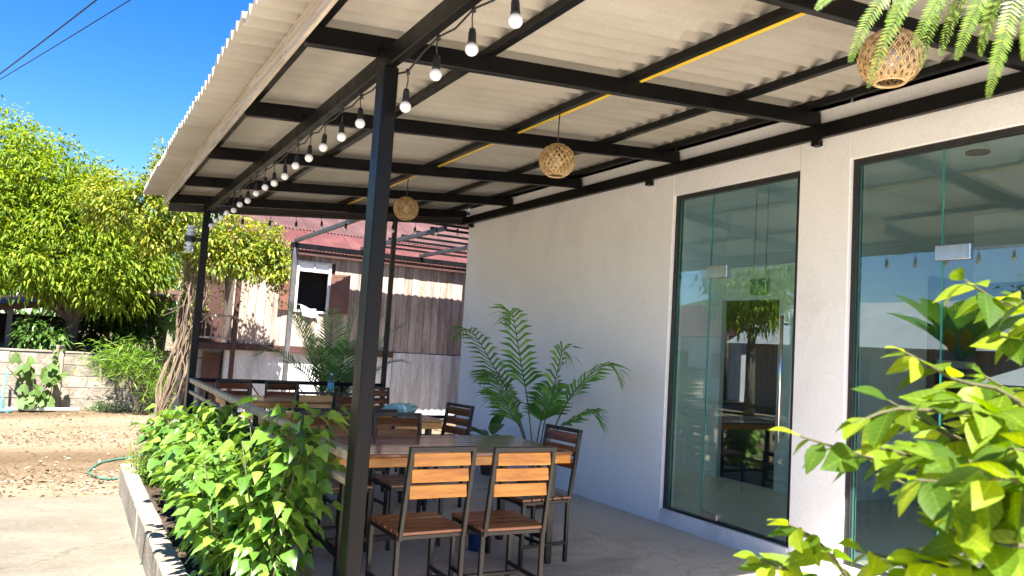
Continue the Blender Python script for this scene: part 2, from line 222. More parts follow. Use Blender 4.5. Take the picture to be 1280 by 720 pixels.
# ------------------------------------------------------------------ mesh helpers
def smooth_path(P, k_=5):
    P = [Vector(p) for p in P]; out = []
    for i in range(len(P)-1):
        p0, p1, p2, p3 = P[max(i-1, 0)], P[i], P[i+1], P[min(i+2, len(P)-1)]
        for j in range(k_):
            f = j/k_; out.append(.5*((2*p1)+(p2-p0)*f+(2*p0-5*p1+4*p2-p3)*f*f+(3*p1-p0-3*p2+p3)*f**3))
    return out+[P[-1]]
class MB:
    def __init__(s): s.v = []; s.f = []; s.mi = []
    def add(s, v, f, mi=0):
        k = len(s.v); s.v += [tuple(p) for p in v]; s.f += [tuple(i+k for i in q) for q in f]; s.mi += [mi]*len(f); return s
    def box(s, x0, x1, y0, y1, z0, z1, c=0, T=None):
        if c <= 0:
            v = [Vector((x, y, z)) for x in (x0, x1) for y in (y0, y1) for z in (z0, z1)]
            f = [(0, 1, 3, 2), (4, 6, 7, 5), (0, 4, 5, 1), (2, 3, 7, 6), (0, 2, 6, 4), (1, 5, 7, 3)]
        else:
            v = []; idx = {}
            for i, (x, sx) in enumerate(((x0, 1), (x1, -1))):
                for j, (y, sy) in enumerate(((y0, 1), (y1, -1))):
                    for k, (z, sz) in enumerate(((z0, 1), (z1, -1))):
                        for a in range(3):
                            idx[i, j, k, a] = len(v)
                            v.append(Vector((x+(c*sx if a != 0 else 0), y+(c*sy if a != 1 else 0), z+(c*sz if a != 2 else 0))))
            f = []
            for i in (0, 1): f.append([idx[i, j, k, 0] for j, k in ((0, 0), (0, 1), (1, 1), (1, 0))])
            for j in (0, 1): f.append([idx[i, j, k, 1] for i, k in ((0, 0), (0, 1), (1, 1), (1, 0))])
            for k in (0, 1): f.append([idx[i, j, k, 2] for i, j in ((0, 0), (0, 1), (1, 1), (1, 0))])
            for i in (0, 1):
                for j in (0, 1): f.append([idx[i, j, 0, 0], idx[i, j, 1, 0], idx[i, j, 1, 1], idx[i, j, 0, 1]])
                for k in (0, 1): f.append([idx[i, 0, k, 0], idx[i, 1, k, 0], idx[i, 1, k, 2], idx[i, 0, k, 2]])
            for j in (0, 1):
                for k in (0, 1): f.append([idx[0, j, k, 1], idx[1, j, k, 1], idx[1, j, k, 2], idx[0, j, k, 2]])
            for i in (0, 1):
                for j in (0, 1):
                    for k in (0, 1): f.append([idx[i, j, k, 0], idx[i, j, k, 1], idx[i, j, k, 2]])
        if T is not None: v = [T @ p for p in v]
        return s.add(v, f)
    def bar(s, a, b, wx, wz, c=.003, up=(0, 0, 1)):
        """box beam from a to b; wx wide sideways, wz tall along 'up'"""
        a, b = Vector(a), Vector(b); d = (b-a); L = d.length; d.normalize(); up = Vector(up)
        side = d.cross(up)
        if side.length < 1e-4: side = d.cross(Vector((1, 0, 0)))
        side.normalize(); u2 = side.cross(d)
        T = Matrix(((side.x, d.x, u2.x, a.x), (side.y, d.y, u2.y, a.y), (side.z, d.z, u2.z, a.z), (0, 0, 0, 1)))
        return s.box(-wx/2, wx/2, 0, L, -wz/2, wz/2, c, T)
    def tube(s, pts, r, n=8, cap=True):
        pts = [Vector(p) for p in pts]; R = r if hasattr(r, '__len__') else [r]*len(pts)
        v = []; prev = None
        for i, p in enumerate(pts):
            d = (pts[min(i+1, len(pts)-1)]-pts[max(i-1, 0)]).normalized()
            if prev is None: a = d.orthogonal().normalized()
            else: a = (prev-d*prev.dot(d)); a = a.normalized() if a.length > 1e-5 else d.orthogonal().normalized()
            prev = a; b = d.cross(a)
            for k in range(n):
                t = 2*math.pi*k/n; v.append(p+(a*math.cos(t)+b*math.sin(t))*R[i])
        f = [(i*n+k, i*n+(k+1) % n, (i+1)*n+(k+1) % n, (i+1)*n+k) for i in range(len(pts)-1) for k in range(n)]
        if cap: f += [tuple(range(n-1, -1, -1)), tuple((len(pts)-1)*n+k for k in range(n))]
        return s.add(v, f)
    def lathe(s, prof, c=(0, 0, 0), n=20):
        v = []; c = Vector(c)
        for (r, z) in prof:
            for k in range(n):
                t = 2*math.pi*k/n; v.append(c+Vector((r*math.cos(t), r*math.sin(t), z)))
        f = [(i*n+k, i*n+(k+1) % n, (i+1)*n+(k+1) % n, (i+1)*n+k) for i in range(len(prof)-1) for k in range(n)]
        f += [tuple(range(n-1, -1, -1)), tuple((len(prof)-1)*n+k for k in range(n))]
        return s.add(v, f)
    def mesh(s, name, mats, smooth=False, recalc=False):
        me = bpy.data.meshes.new(name); me.from_pydata(s.v, [], s.f)
        if not isinstance(mats, (list, tuple)): mats = [mats]
        for m in mats: me.materials.append(m)
        if any(s.mi): me.polygons.foreach_set('material_index', s.mi)
        if recalc:
            bm = bmesh.new(); bm.from_mesh(me); bmesh.ops.recalc_face_normals(bm, faces=bm.faces); bm.to_mesh(me); bm.free()
        if smooth: me.polygons.foreach_set('use_smooth', [True]*len(me.polygons))
        me.update(); return me
    def build(s, name, mats, parent=None, smooth=False, recalc=True):
        return link(name, s.mesh(name, mats, smooth, recalc), parent)
def link(name, data, parent=None, loc=None, rot=None, scale=None):
    o = bpy.data.objects.new(name, data); C.objects.link(o)
    if parent is not None: o.parent = parent
    if loc is not None: o.location = loc
    if rot is not None: o.rotation_euler = rot
    if scale is not None: o.scale = scale
    return o
def tag(o, label, cat, group=None, kind=None):
    if label: o['label'] = label
    if cat: o['category'] = cat
    if group: o['group'] = group
    if kind: o['kind'] = kind
    return o
def thing(name, label, cat, loc=(0, 0, 0), rz=0, group=None):
    o = bpy.data.objects.new(name, None); C.objects.link(o); o.location = loc; o.rotation_euler = (0, 0, rz); o.empty_display_size = .1
    return tag(o, label, cat, group)
def structure(o): o['kind'] = 'structure'; return o
def copy_tree(o, parent=None):
    c = o.copy(); C.objects.link(c); c.parent = parent
    for ch in o.children: copy_tree(ch, c)
    return c
def np_mesh(name, V, F, mat, smooth=False):
    me = bpy.data.meshes.new(name); nf = len(F); k = F.shape[1]
    me.vertices.add(len(V)); me.vertices.foreach_set('co', V.astype(np.float32).ravel())
    me.loops.add(nf*k); me.loops.foreach_set('vertex_index', F.astype(np.int32).ravel())
    me.polygons.add(nf); me.polygons.foreach_set('loop_start', np.arange(0, nf*k, k, dtype=np.int32)); me.polygons.foreach_set('loop_total', np.full(nf, k, np.int32))
    if smooth: me.polygons.foreach_set('use_smooth', np.ones(nf, bool))
    me.materials.append(mat); me.update(calc_edges=True); return me
def unit(a): return a/np.maximum(np.linalg.norm(a, axis=-1, keepdims=True), 1e-9)
def leaf_cloud(name, base, direc, length, width, mat, droop=.25, fold=.25):
    """many folded, drooping leaves: each 6 verts / 4 tris as one island.  base,direc (N,3)"""
    N = len(base); d = unit(direc); length = np.broadcast_to(length, (N,))[:, None]; width = np.broadcast_to(width, (N,))[:, None]
    ref = unit(RNG.normal(size=(N, 3))*.5+np.array([0, 0, 1.0])); side = unit(np.cross(d, ref)); up = np.cross(side, d)
    mid = base+d*length*.5+up*length*.04; tip = base+d*length-np.array([0, 0, 1.0])*length*droop
    q1 = base+d*length*.38+side*width*.5+up*width*fold; q2 = base+d*length*.38-side*width*.5+up*width*fold
    V = np.stack([base, q1, mid, q2, tip], 1).reshape(-1, 3)
    o = (np.arange(N)*5)[:, None, None]
    F = (np.array([[0, 2, 1], [0, 3, 2], [1, 2, 4], [2, 3, 4]])[None]+o).reshape(-1, 3)
    return np_mesh(name, V, F, mat)
def rand_dirs(n): return unit(RNG.normal(size=(n, 3)))
def crown_points(centres, radii, n_cl, per, spread, shell=.55):
    """clump centres scattered through ellipsoids (denser near the shell), then leaves about each clump"""
    out = []; outd = []
    wts = np.array([r[0]*r[1]+r[0]*r[2]+r[1]*r[2] for r in radii]); wts = wts/wts.sum()
    for c, r, wt in zip(centres, radii, wts):
        k = max(3, int(n_cl*wt)); d = rand_dirs(k); rad = shell+(1-shell)*RNG.random((k, 1))**.6
        lump = 1+.16*np.sin(d[:, :1]*7+c[0])*np.cos(d[:, 1:2]*6+c[2])
        p = np.array(c)+d*rad*np.array(r)*lump
        for j in range(k):
            m = per+RNG.integers(-per//4, per//4+1)
            e = rand_dirs(m)
            out.append(p[j]+e*spread*RNG.random((m, 1))**.5*np.array([1, 1, .75])); outd.append(unit(e*.8+d[j]*.5+np.array([0, 0, -.35])))
    return np.concatenate(out), np.concatenate(outd)

# ------------------------------------------------------------------ ground
def grid_sheet(x0, x1, y0, y1, nx, ny, zf):
    m = MB(); xs = np.linspace(x0, x1, nx); ys = np.linspace(y0, y1, ny)
    m.v = [(x, y, zf(x, y)) for y in ys for x in xs]
    m.f = [(j*nx+i, j*nx+i+1, (j+1)*nx+i+1, (j+1)*nx+i) for j in range(ny-1) for i in range(nx-1)]; m.mi = [0]*len(m.f); return m
ZG = -.17
m = MB(); m.add([(-400, -400, ZG-.012), (400, -400, ZG-.012), (400, 600, ZG-.012), (-400, 600, ZG-.012)], [(0, 1, 2, 3)])
structure(m.build('ground', M['dirt'], recalc=False))
def dz(x, y):
    t = max(0, min(1, (y-8.2)/1.2)); e = max(0, min(1, (y-8.25)/.35))
    n1 = mnoise.noise((x*.9, y*.9, 0)); n2 = mnoise.noise((x*4, y*4, 3)); n3 = mnoise.noise((x*11, y*11, 5))
    return ZG-.008+.045*t+e*(.03*n1+.012*n2+.006*n3)
structure(grid_sheet(-7, 6.5, 8.1, 16.6, 190, 130, dz).build('dirt_yard', M['dirt'], smooth=True, recalc=False))
def slab_z(x, y): return ZG+.012*mnoise.noise((x*.6, y*.6, 1))*.4+.004
def slab_mesh():
    m = grid_sheet(-9, .62, -9, 8.2, 60, 90, slab_z)
    for k, (x, y, z) in enumerate(m.v):
        if y > 8.1: m.v[k] = (x, y+.05*mnoise.noise((x*3, 0, 9))+.02*mnoise.noise((x*14, 0, 2)), z)
    return m
structure(grid_sheet(-9, .498, -9, 4.3, 30, 40, lambda x, y: slab_z(x, y)+.006).build('pale_bounce_paving', M['floor'], smooth=True, recalc=False))  # pale paving out of view, added to bounce light onto the cafe wall
structure(slab_mesh().build('driveway', M['slab'], smooth=True, recalc=False))
m = MB(); m.box(1.20, 4.70, -4, 9.72, -.4, 0, .01); structure(m.build('terrace_floor', M['floor']))
m = MB(); m.box(.5, 1.198, -9, 2.2, -.4, -.03, .01); m.box(1.2, 4.6, -9, -4.002, -.4, -.004, .01); structure(m.build('front_path', M['floor']))
# leaf litter and small stones on the yard
n = 2600
yy = np.concatenate([RNG.normal(8.9, .4, n//3), RNG.normal(12.0, .45, n//3), RNG.uniform(8.3, 15.6, n-2*(n//3))]); yy = np.clip(yy, 8.28, 15.6)
xx = RNG.uniform(-2.6, 1.7, n); zz = np.array([dz(a, b) for a, b in zip(xx, yy)])+.008
dd = np.stack([RNG.normal(size=n), RNG.normal(size=n), np.abs(RNG.normal(size=n))*.35], 1)
o = link('leaf_litter', leaf_cloud('leaf_litter', np.stack([xx, yy, zz], 1), dd, RNG.uniform(.03, .085, n), RNG.uniform(.015, .035, n), M['litter'], .1, .3))
tag(o, 'dry brown leaf litter scattered over the bare dirt yard', 'leaf litter', kind='stuff')

# ------------------------------------------------------------------ planter: kerb and soil
k = thing('planter_kerb', 'low rough concrete kerb edging the planting bed beside the driveway', 'kerb', (.63, 5.5, ZG))
def rough_box(x0, x1, y0, y1, z0, z1, seed, amp=.008):
    m = MB(); nx, ny, nz = 3, max(4, int((y1-y0)/.07)), 4
    bm = bmesh.new(); bmesh.ops.create_cube(bm, size=1)
    bm.free()
    # outer skin: profile loop swept along Y
    prof = [(x0, z0), (x0, (z0+z1)/2), (x0, z1-.012), (x0+.012, z1), ((x0+x1)/2, z1), (x1-.012, z1), (x1, z1-.012), (x1, (z0+z1)/2), (x1, z0)]
    n = len(prof); ys = np.linspace(y0, y1, ny)
    for y in ys:
        for (x, z) in prof:
            m.v.append((x+amp*mnoise.noise((x*9, y*7, z*9+seed)), y, z+amp*.8*mnoise.noise((x*8+seed, y*6, z*7+4))))
    m.f = [(j*n+i, j*n+i+1, (j+1)*n+i+1, (j+1)*n+i) for j in range(ny-1) for i in range(n-1)]
    m.f += [tuple(range(n)), tuple(range((ny-1)*n+n-1, (ny-1)*n-1, -1))]; m.mi = [0]*len(m.f); return m
def kpart(x0, x1, y0, y1, seed, dx=0, dzz=0):
    mm = rough_box(x0-.63+dx, x1-.63+dx, y0-5.5, y1-5.5, -.02, .24+dzz, seed); mm.build('kerb_stone', M['kerb'], k)
kpart(.575, .70, 6.42, 8.52, 1); kpart(.577, .705, 4.97, 6.412, 5, .006, -.006); kpart(.575, .70, 2.2, 4.962, 9, .012, .004); kpart(.702, 1.196, 8.40, 8.525, 13, 0, -.012)
def soil_z(x, y): return -.035+.03*mnoise.noise((x*5, y*5, 0))+.025*mnoise.noise((x*14, y*14, 2))+.012*mnoise.noise((x*35, y*35, 7))
structure(grid_sheet(.68, 1.215, 2.2, 8.45, 40, 300, soil_z).build('planting_soil', M['soil'], recalc=False))

# ------------------------------------------------------------------ pergola
def zr(x): return 2.872+.092*(x-1.24)          # underside of the rafters
pg = thing('pergola', 'black steel pergola with corrugated fibre cement roof over the terrace', 'pergola', (1.26, 3.6, 0))
PO = Vector((1.26, 3.6, 0))
def pp(name, mb, mat, smooth=False, parent=pg):
    mb.v = [tuple(Vector(p)-PO) for p in mb.v]; return mb.build(name, mat, parent, smooth)
for (x0, x1, y0, y1, zt) in ((1.222, 1.298, 3.52, 3.635, 2.776), (1.222, 1.298, 9.27, 9.345, 2.776)):
    m = MB(); m.box(x0, x1, y0, y1, -.02, zt, .006); m.box(x0-.001, x0+.03, y0+.05, y0+.056, 0, .01); po = pp('post', m, M['steel'])
    m = MB(); m.box(x0-.05, x1+.05, y0-.04, y1+.05, -.004, .012, .003); pp('base_plate', m, M['steel'], parent=po) if False else pp('base_plate', m, M['steel'])
m = MB(); m.bar((3.575, 9.42, -.02), (3.575, 9.42, 3.0), .055, .055, .004, (0, 1, 0)); pp('post', m, M['brown_steel'])
# edge beam carrying the string lights, wall beam
m = MB(); m.box(1.238, 1.287, 1.50, 9.47, 2.774, 2.872, .005); pp('edge_beam', m, M['steel'])
m = MB(); m.box(4.548, 4.598, -2.0, 9.47, 3.075, 3.178, .005); pp('wall_beam', m, M['steel'])
for y in (3.66, 5.52, 9.2, 1.9): m = MB(); m.box(4.555, 4.618, y, y+.06, 3.03, 3.074, .004); pp('wall_bracket', m, M['steel'])
RY = [1.62, 2.24, 3.67, 5.16, 6.67, 8.14, 9.40]
for i, y in enumerate(RY):
    m = MB(); x1 = 4.60; m.bar((.868, y+.025, zr(.868)+.05), (x1, y+.025, zr(x1)+.05), .05, .1, .004); pp('rafter', m, M['steel'])
m = MB(); m.bar((.868, 9.47, zr(.868)-.046), (4.6, 9.47, zr(4.6)-.046), .05, .09, .004); pp('end_beam', m, M['brown_steel'])
for y in RY[1:]:
    for (xb, zb) in ((1.262, zr(1.262)),):
        m = MB(); m.box(xb-.022, xb+.022, y-.032, y-.002, zb+.002, zb+.05, .002); m.box(xb-.012, xb+.012, y-.04, y-.03, zb+.02, zb+.034, .002); pp('cleat', m, M['steel'])
PX = [.93, 1.88, 2.89, 3.82, 4.45]
for x in PX:
    m = MB(); m.box(x-.02, x+.03, 1.56, 9.78, zr(x)+.102, zr(x)+.150, .004); pp('purlin', m, M['steel'])
m = MB(); m.tube([(2.930, y, zr(2.9)+.108) for y in np.linspace(1.6, 9.6, 24)], .016, 8); pp('yellow_conduit', m, M['yellow'], True)
for (ya, yb) in ((1.5, 4.02), (4.028, 6.9), (6.908, 9.83)):
    m = MB(); m.box(.845, .866, ya, yb, 2.852, 2.992, .003); f = pp('fascia_board', m, M['fascia'])
    for j in range(int((yb-ya)/.62)+1):
        for zz_ in (2.88, 2.96):
            m2 = MB(); m2.lathe([(.007, -.004), (.007, .002), (.004, .004)], (0, 0, 0), 8)
            yj = min(yb-.05, ya+.05+j*.62); m2.v = [(.845-v[2], yj+v[0], zz_+v[1]) for v in m2.v]; pp('nail', m2, M['steel_bright'])
# corrugated sheets: waves run up the slope (along X), pitch 146 mm
def sheet_mesh(x0, x1, waves, pitch=.146, amp=.03, th=.007, seg=12):
    m = MB(); ny = waves*seg+1; xs = np.linspace(x0, x1, 4); top = []
    for lay in (0, 1):
        for x in xs:
            for j in range(ny):
                y = j*pitch/seg; ph = 2*math.pi*j/seg
                m.v.append((x, y, amp*(math.sin(ph)+.42*math.sin(2*ph))+amp*1.1+(th if lay else 0)+.092*(x-x0)))
    nx = len(xs); o2 = nx*ny; F = []
    for i in range(nx-1):
        for j in range(ny-1):
            a = i*ny+j; F.append((a, a+1, a+ny+1, a+ny)); F.append((o2+a, o2+a+ny, o2+a+ny+1, o2+a+1))
    for j in range(ny-1):
        F.append((j, o2+j, o2+j+1, j+1)); a = (nx-1)*ny+j; F.append((a, a+1, o2+a+1, o2+a))
    for i in range(nx-1):
        a = i*ny; F.append((a, a+ny, o2+a+ny, o2+a)); a = i*ny+ny-1; F.append((a, o2+a, o2+a+ny, a+ny))
    m.f = F; m.mi = [0]*len(F); return m
sm = sheet_mesh(.0, 2.12, 6).mesh('roof_sheet', M['fibre'], smooth=False, recalc=True)
for i in range(len(sm.polygons)): pass
sm.polygons.foreach_set('use_smooth', [True]*len(sm.polygons))
sm.set_sharp_from_angle(angle=math.radians(50)) if hasattr(sm, 'set_sharp_from_angle') else None
zs = lambda x: zr(x)+.1515
for i in range(10):
    y0 = 1.43+i*.8468
    if y0 > 9.3: break
    jx = random.uniform(-.012, .012)
    link('roof_sheet', sm, pg, Vector((.625+jx, y0, zs(.625)+.0009*(i % 2)))-PO)
    link('roof_sheet', sm, pg, Vector((2.66+jx, y0, zs(2.66)+.0095))-PO)

# ------------------------------------------------------------------ cafe building
cf_ = thing('cafe_building', 'white rendered cafe wall with two tall glass shopfront openings', 'building', (4.62, 9.36, 0))
CO = Vector((4.62, 9.36, 0))
def cp(name, mb, mat, parent=cf_, smooth=False):
    mb.v = [tuple(Vector(p)-CO) for p in mb.v]; return mb.build(name, mat, parent, smooth)
XW = 4.62; W1 = (3.86, 5.24); W2 = (1.15, 3.43); ZB, ZT = .125, 2.895
m = MB(); m.box(XW, XW+.16, 5.24, 9.36, -.2, 3.9, .006); m.box(XW, XW+.16, 3.43, 3.86, -.2, 3.9, .006)
m.box(XW, XW+.16, -4, 1.15, -.2, 3.9, .006); m.box(XW, XW+.16, 3.862, 5.238, ZT, 3.9, .001); m.box(XW, XW+.16, 1.152, 3.428, ZT, 3.9, .001)
cp('wall', m, M['wall'])
m = MB(); m.box(XW-.004, XW+.18, 3.862, 5.238, -.2, ZB, .004); cp('plinth', m, M['plinth'])
m = MB(); m.box(XW-.004, XW+.18, 1.152, 3.428, -.2, ZB, .004); cp('plinth', m, M['plinth'])
m = MB(); m.box(XW+.16, 12.5, 9.2, 9.36, -.2, 3.9); m.box(9.0, 9.16, -4, 9.2, -.2, 3.9); m.box(XW+.16, 9.0, -4.0, -3.84, -.2, 3.9); cp('side_wall', m, M['wall'])
FILL_OPENINGS = ((4.95, 6.35, 7.6, 9.0), (5.2, 8.6, 0.6, 1.7))  # roof openings added out of view to brighten the interior
def slab_with_holes(z0, z1):
    m = MB(); m.box(XW, 4.95, -4.1, 9.4, z0, z1); m.box(4.95, 9.2, 9.0, 9.4, z0, z1); m.box(6.35, 9.2, 1.7, 9.0, z0, z1); m.box(4.95, 6.35, 1.7, 7.6, z0, z1); m.box(4.95, 5.2, -4.1, 1.7, z0, z1); m.box(8.6, 9.2, -4.1, 1.7, z0, z1); m.box(5.2, 8.6, -4.1, .6, z0, z1); return m
cp('flat_roof', slab_with_holes(3.902, 4.02), M['wall'])
for (a, b, c, d) in FILL_OPENINGS: m = MB(); m.box(a-.05, b+.05, c-.05, d+.05, 4.024, 4.03); cp('fill_light_sheet', m, M['frosted'])  # added translucent sheets spreading daylight into the room below
m = MB(); m.box(7.35, 12.5, 9.362, 14.6, -.2, 4.3, .01); cp('added_rear_block', m, M['wall'])  # unseen block added to carry the awning and shade the house
m = MB(); m.box(XW+.182, 9.0, -3.84, 9.2, -.1, .13); cp('interior_floor', m, M['int_floor'])
cp('ceiling', slab_with_holes(3.3, 3.4), M['int_wall'])
m = MB(); m.lathe([(.09, -.012), (.09, 0), (.07, .01)], (6.4, 3.55, 3.295), 20); cp('ceiling_vent', m, M['dark'], smooth=False)
# interior partition; near-black sheets stand in for shade in the doorway and at right
m = MB(); m.box(6.5, 6.62, 6.46, 9.198, .13, 3.298); m.box(6.5, 6.62, 5.02, 5.64, .13, 3.298); m.box(6.5, 6.62, 5.642, 6.458, 2.13, 3.298); m.box(6.624, 8.998, 5.02, 5.14, .13, 3.298); cp('partition', m, M['int_wall'])
m = MB(); m.box(6.56, 6.60, 5.642, 6.458, .132, 2.128, .003); cp('doorway_shade', m, M['dark'])  # near-black sheet in the open doorway, the dark room beyond put into its colour
m = MB(); m.box(8.95, 8.995, -3.8, 4.96, .132, 2.5); cp('shade_backdrop', m, M['dark'])  # near-black sheet standing in for the dim far side of the room
m = MB(); m.box(8.12, 8.998, 4.965, 5.018, .132, 2.5); cp('shade_backdrop', m, M['dark'])  # second sheet over the partition end, interior shade put into its colour
def shopfront(y0, y1, seams, zt, label):
    g = None
    m = MB(); t = .045
    m.box(XW+.03, XW+.09, y0+.002, y0+t, ZB+.001, ZT-.001, .003); m.box(XW+.03, XW+.09, y1-t, y1-.002, ZB+.001, ZT-.001, .003)
    m.box(XW+.031, XW+.089, y0+t, y1-t, ZT-.04, ZT-.002, .002); m.box(XW+.031, XW+.089, y0+t, y1-t, ZB+.001, ZB+.02, .002)
    fr = cp('shopfront_frame', m, M['frame']); ed = [y0+t]+seams+[y1-t]
    for i in range(len(ed)-1):
        a, b = ed[i]+.004, ed[i+1]-.004; door = (i in zt)
        for (za, zb) in (((ZB+.03, 2.19), (2.20, ZT-.042)) if door else ((ZB+.022, ZT-.042),)):
            m = MB(); m.box(XW+.054, XW+.064, a, b, za, zb); p = cp('glass_pane', m, M['glass'], fr)
            m = MB(); m.box(XW+.053, XW+.065, a-.003, a-.0004, za, zb); cp('glass_edge', m, M['glass_edge'], fr)
            m = MB(); m.box(XW+.053, XW+.065, b+.0004, b+.003, za, zb); cp('glass_edge', m, M['glass_edge'], fr)
    return fr
f1 = shopfront(*W1, [4.80], {0}, 'a'); f2 = shopfront(*W2, [1.87, 2.80], {1}, 'b')
def patch(fr, ya, yb, za, zb): m = MB(); m.box(XW+.038, XW+.08, ya, yb, za, zb, .004); cp('patch_fitting', m, M['steel_bright'], fr)
patch(f1, 4.60, 4.84, 2.125, 2.235); patch(f1, 4.60, 4.79, ZB+.022, ZB+.075); patch(f2, 2.62, 2.84, 2.14, 2.235); patch(f2, 2.62, 2.795, ZB+.022, ZB+.075)
def handle(fr, y):
    m = MB(); m.tube([(XW+.0, y, .86), (XW+.0, y, 1.80)], .013, 10)
    for z in (.92, 1.74): m.tube([(XW, y, z), (XW+.054, y, z)], .009, 8)
    cp('door_handle', m, M['steel_bright'], fr, True)
handle(f1, 3.98); handle(f2, 1.97)
# emergency exit sign inside (running figure)
ex = thing('exit_sign', 'small green emergency exit sign with white running figure behind the glass door', 'sign', (6.30, 5.74, 2.16))
m = MB(); m.box(-.012, .012, -.12, .12, 0, .17, .003); m.build('sign_plate', surf('exit_green', ((.3, (.01, .22, .08)), (.7, (.015, .28, .1))), (4, 4, 4), .4, 0), ex)
m = MB(); x = -.014
def poly(m, pts): m.add([(x, a, b) for a, b in pts]+[(x+.0015, a, b) for a, b in pts], [tuple(range(len(pts))), tuple(range(2*len(pts)-1, len(pts)-1, -1))]+[(i, (i+1) % len(pts), len(pts)+(i+1) % len(pts), len(pts)+i) for i in range(len(pts))])
poly(m, [(.02+.014*math.cos(t), .135+.014*math.sin(t)) for t in np.linspace(0, 2*math.pi, 9)[:-1]])
poly(m, [(.03, .12), (.005, .115), (.0, .075), (.028, .07)]); poly(m, [(.02, .075), (.0, .075), (-.03, .05), (-.022, .035)]); poly(m, [(.03, .075), (.012, .07), (.035, .03), (.06, .028), (.06, .04), (.042, .045)])
poly(m, [(.005, .112), (-.025, .10), (-.028, .09), (.0, .095)]); poly(m, [(-.05, .03), (-.10, .03), (-.10, .15), (-.05, .15), (-.05, .14), (-.09, .14), (-.09, .04), (-.05, .04)])
m.build('running_figure', M['white_paint'], ex)
m = MB(); m.bar((0, -.08, .17), (0, -.08, 1.14), .008, .008, 0, (0, 1, 0)); m.bar((0, .08, .17), (0, .08, 1.14), .008, .008, 0, (0, 1, 0)); m.build('hanger', M['steel_bright'], ex)
# poster on the near-black sheet at the right of the room
PI_ = math.pi
ps = thing('menu_poster', 'blue food poster with yellow heading inside the cafe', 'poster', (8.58, 4.962, 1.4), PI_/2)
m = MB(); m.box(-.01, 0, -.42, .42, 0, .95, .002); m.build('sheet', surf('poster_blue', ((.3, (.01, .03, .12)), (.7, (.02, .06, .22))), (2, 2, 2), .4, 0), ps)
m = MB(); m.box(-.014, -.0105, -.38, .38, .12, .20); m.build('white_band', M['white_paint'], ps)
for (a, b) in ((-.18, .45), (.16, .42)):
    m = MB(); m.lathe([(.13, 0), (.13, .003), (.11, .004)], (0, 0, 0), 18); m.v = [(-.0105-v[2], a+v[0], b+v[1]) for v in m.v]; m.build('food_picture', surf('poster_red', ((.3, (.25, .02, .01)), (.7, (.4, .08, .03))), (9, 9, 9), .4, 0), ps)
m = MB()
for j in range(11): m.box(-.014, -.0105, -.36+j*.066, -.36+j*.066+random.uniform(.03, .05), .76, .76+random.uniform(.06, .1))
m.build('heading', M['yellow'], ps)
ct = thing('service_counter', 'dark timber service counter inside the cafe', 'counter', (8.0, 2.6, .13))
m = MB(); m.box(-.3, .3, -1.2, 1.2, 0, 1.0, .006); m.build('cabinet', M['dark'], ct); m = MB(); m.box(-.36, .36, -1.26, 1.26, 1.001, 1.045, .006); m.build('counter_top', M['brown_wood'], ct)

# ------------------------------------------------------------------ string lights
m = MB(); m.lathe([(.004, .0), (.012, -.002), (.016, -.02), (.017, -.055), (.019, -.058), (.018, -.066)], (0, 0, 0), 12); SOCK = m.mesh('socket', M['rubber'], True, True)
m = MB(); m.lathe([(.012, -.060)]+[(.0275*math.sin(t), -.088+.0275*math.cos(t)) for t in np.linspace(.5, math.pi-.05, 10)], (0, 0, 0), 16); BULB = m.mesh('bulb', M['bulb'], True, True)
def string_light(label, path, drops, rb, small=1.0):
    t = thing('string_light', label, 'string lights', path[0], 0, None); o = Vector(path[0])
    m = MB(); m.tube([Vector(p)-o for p in path], rb, 6); m.build('cable', M['rubber'], t, True)
    for p in drops:
        L = .075+random.uniform(-.01, .012); p = Vector(p)-o
        m = MB(); s = random.uniform(-.012, .012)
        m.tube([p, p+Vector((s, s, -L*.5)), p+Vector((0, 0, -L))], .0032, 5); m.tube([p+Vector((0, .006, .012)), p+Vector((.004, 0, -.012))], .009, 6); m.build('drop_wire', M['rubber'], t, True)
        sk_ = link('socket', SOCK, t, p+Vector((0, 0, -L)), (random.uniform(-.06, .06), random.uniform(-.06, .06), 0), (small,)*3)
        link('bulb', BULB, sk_)
ys = [2.04+.343*i for i in range(22)]
path = []; drops = []
for i, y in enumerate(ys):
    if 3.45 < y < 3.62: z = 2.735
    else: z = 2.785+random.uniform(-.006, .006)
    p = (1.302 if not (3.45 < y < 3.7) else 1.312, y, z-(.06 if i == 4 else 0)); drops.append(p); path.append(p)
    if i < len(ys)-1: path.append((1.304, y+.17, 2.765+random.uniform(-.008, .008)))
string_light('string of white globe bulbs hung along the front edge beam of the pergola', path, drops, .005)
path = []; drops = []
for i in range(11):
    x = 1.36+i*.31; p = (x, 9.375, zr(x)-.075); drops.append(p); path.append(p)
    if i < 10: path.append((x+.155, 9.375, zr(x+.155)-.088))
string_light('string of small bulbs hung along the back end beam of the pergola', path, drops, .005, .9)

# ------------------------------------------------------------------ woven globe lampshades
def globe_profile(t):          # t 0..1 bottom->top
    a = math.radians(-66+136*t); return .118*math.cos(a)**.82, .108*math.sin(a)
m = MB(); NS = 20
for sgn in (1, -1):
    for k in range(NS):
        for off in (-.045, .045):
            pts = []
            for i in range(15):
                t = i/14; r, z = globe_profile(t); an = 2*math.pi*k/NS+sgn*t*1.5+off
                r += .0035*math.cos(i*math.pi+ (k % 2)*math.pi)*sgn
                pts.append((r*math.cos(an), r*math.sin(an), z))
            m.tube(pts, .0034, 4, False)
WEAVE = m.mesh('weave', M['rattan'], False, False)
def rim_mesh(lst):
    m = MB()
    for t, q in lst: r, z = globe_profile(t); m.tube([(r*math.cos(a), r*math.sin(a), z) for a in np.linspace(0, 2*math.pi, 25)], q, 6, False)
    return m.mesh('rim', M['rattan'], True, False)
RIMS = [rim_mesh(((0, .007),)), rim_mesh(((1, .008),))]
